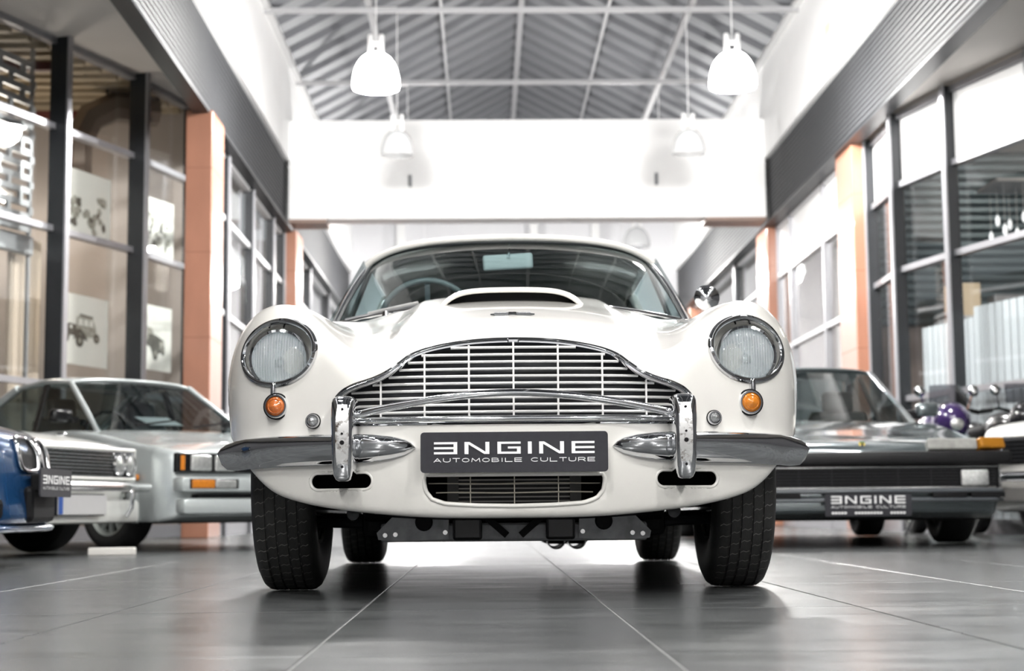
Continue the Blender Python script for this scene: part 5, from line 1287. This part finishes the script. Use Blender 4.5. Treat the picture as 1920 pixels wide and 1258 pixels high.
for y in (14.2, 16.0):
    a_ = glz_x(y) - .05; struct(MB().box(((a_ - 8.1) / 2, y, 4.26), (a_ + 8.1, .07, .08)).build('trim_%d' % (70 + int(y)), mat('dark_red_beam', (.10, .02, .015), .5)), 'dark red beam under the left shop ceiling')
# sign board between the left columns
o = MB().box((0, 0, 0), (.04, 2.6, .30)).build('sign_board', frame_white); o.location = (-2.80, 18.2, 3.02); tag(o, 'white sign strip behind the glass between left columns', 'sign')

# ------------------------------------------------------------------ shop dressing, right side
sh = struct(MB().box((5.9, 16.9, 3.1), (3.4, .06, 1.9)).build('wall_shutter_backing', mat('shutter_dark', (.05, .07, .08), .5)), 'blue grey roller shutter inside the right shop')
first = None; shm = mat('blue_grey_shutter', (.12, .165, .19), .35, .4)
for k in range(20):
    z = 2.2 + k * .092
    if first is None: first = MB().prism([(0, -.044), (.025, -.02), (.03, .02), (0, .044)], -1.7, 1.7, lambda u, v, t: (t, -u, v)).build('shutter_slat', shm, sh); first.location = (5.9, 16.86, z)
    else: child_copy(first, (5.9, 16.86, z), sh)
fr_m = mat('frosted_panel', (.62, .66, .69), .25)
fs = thing('slatted_screen', 'pale vertical slat screen behind the right shop glass', 'screen', (0, 0, 0))
pts = [(4.16, 15.0), (4.38, 14.1), (4.72, 12.95), (5.0, 12.4)]
for a, b in zip(pts, pts[1:]):
    A, B = Vector(a), Vector(b); L_ = (B - A).length; nn = int(L_ / .10)
    for k in range(nn):
        p_ = A.lerp(B, (k + .5) / nn); hgt = 1.86 if p_.y > 14.1 else 1.95
        MB().box((p_.x, p_.y, hgt / 2 + .05), (.085, .02, hgt), math.atan2((B - A).y, (B - A).x)).build('slat', fr_m, fs)
    MB().bar((*A, .06), (*B, .06), .05, .1).build('base_rail', frame_white, fs)
rk = thing('display_shelf', 'steel shelf of pale goods deep in the right shop', 'shelf', (6.0, 16.3, 0))
for z in (.4, 1.0, 1.6, 2.15): MB().box((0, 0, z), (2.6, .4, .03)).build('board', alu, rk)
for x in (-1.28, 1.28): MB().box((x, 0, 1.1), (.04, .4, 2.2)).build('post', alu, rk)
for k, (nm, c, w_, h_, lab) in enumerate((('tan', (.50, .40, .28), .30, .34, 'tall tan carton at the left end of the shop shelf'), ('grey', (.2, .2, .21), .36, .22, 'low dark grey carton beside the tan one on the shop shelf'),
        ('white', (.7, .7, .68), .28, .30, 'white carton in the middle of the shop shelf'), ('black', (.03, .03, .03), .4, .26, 'black carton right of the white one on the shop shelf'), ('brown', (.25, .16, .10), .3, .3, 'brown carton at the right end of the shop shelf'))):
    o = MB().rbox((0, 0, h_ / 2), (w_, .26, h_), .008).build('carton', mat('box_' + nm, c, .6)); o.location = (4.95 + k * .48, 16.3, 2.168); tag(o, lab, 'box', 'cartons on the shop shelf')
lg = thing('led_cluster', 'cluster of small hanging glass drops in the right shop', 'chandelier', (5.15, 14.6, 0))
MB().box((0, 0, 3.2), (.9, .6, .03)).build('plate', alu, lg)
MB().bar((0, 0, 3.2), (0, 0, 4.03), .03, .03).build('rod', alu, lg)
for i in range(5):
    for j in range(3):
        x, y = -.36 + i * .18, -.2 + j * .2; zz = 2.75 + .12 * ((i + j) % 2)
        MB().lathe([(0, zz + .06), (.02, zz + .02), (.02, zz - .03), (0, zz - .06)], (x, y, 0), 'Z', 8).build('drop', mat('glass_drop', (.8, .82, .84), .1, emit=(1, 1, 1), estr=.6), lg)
        MB().bar((x, y, zz + .05), (x, y, 3.2), .004, .004).build('cord', alu, lg)
# small sensor fitting on the right fascia
o = MB().rbox((0, 0, 0), (.05, .28, .12), .02).build('fascia_sensor', mat('cream_fitting', (.70, .66, .50), .4)); o.location = (XR - .025, 16.6, 5.33)
tag(o, 'small cream fitting on the right white fascia', 'wall fitting')
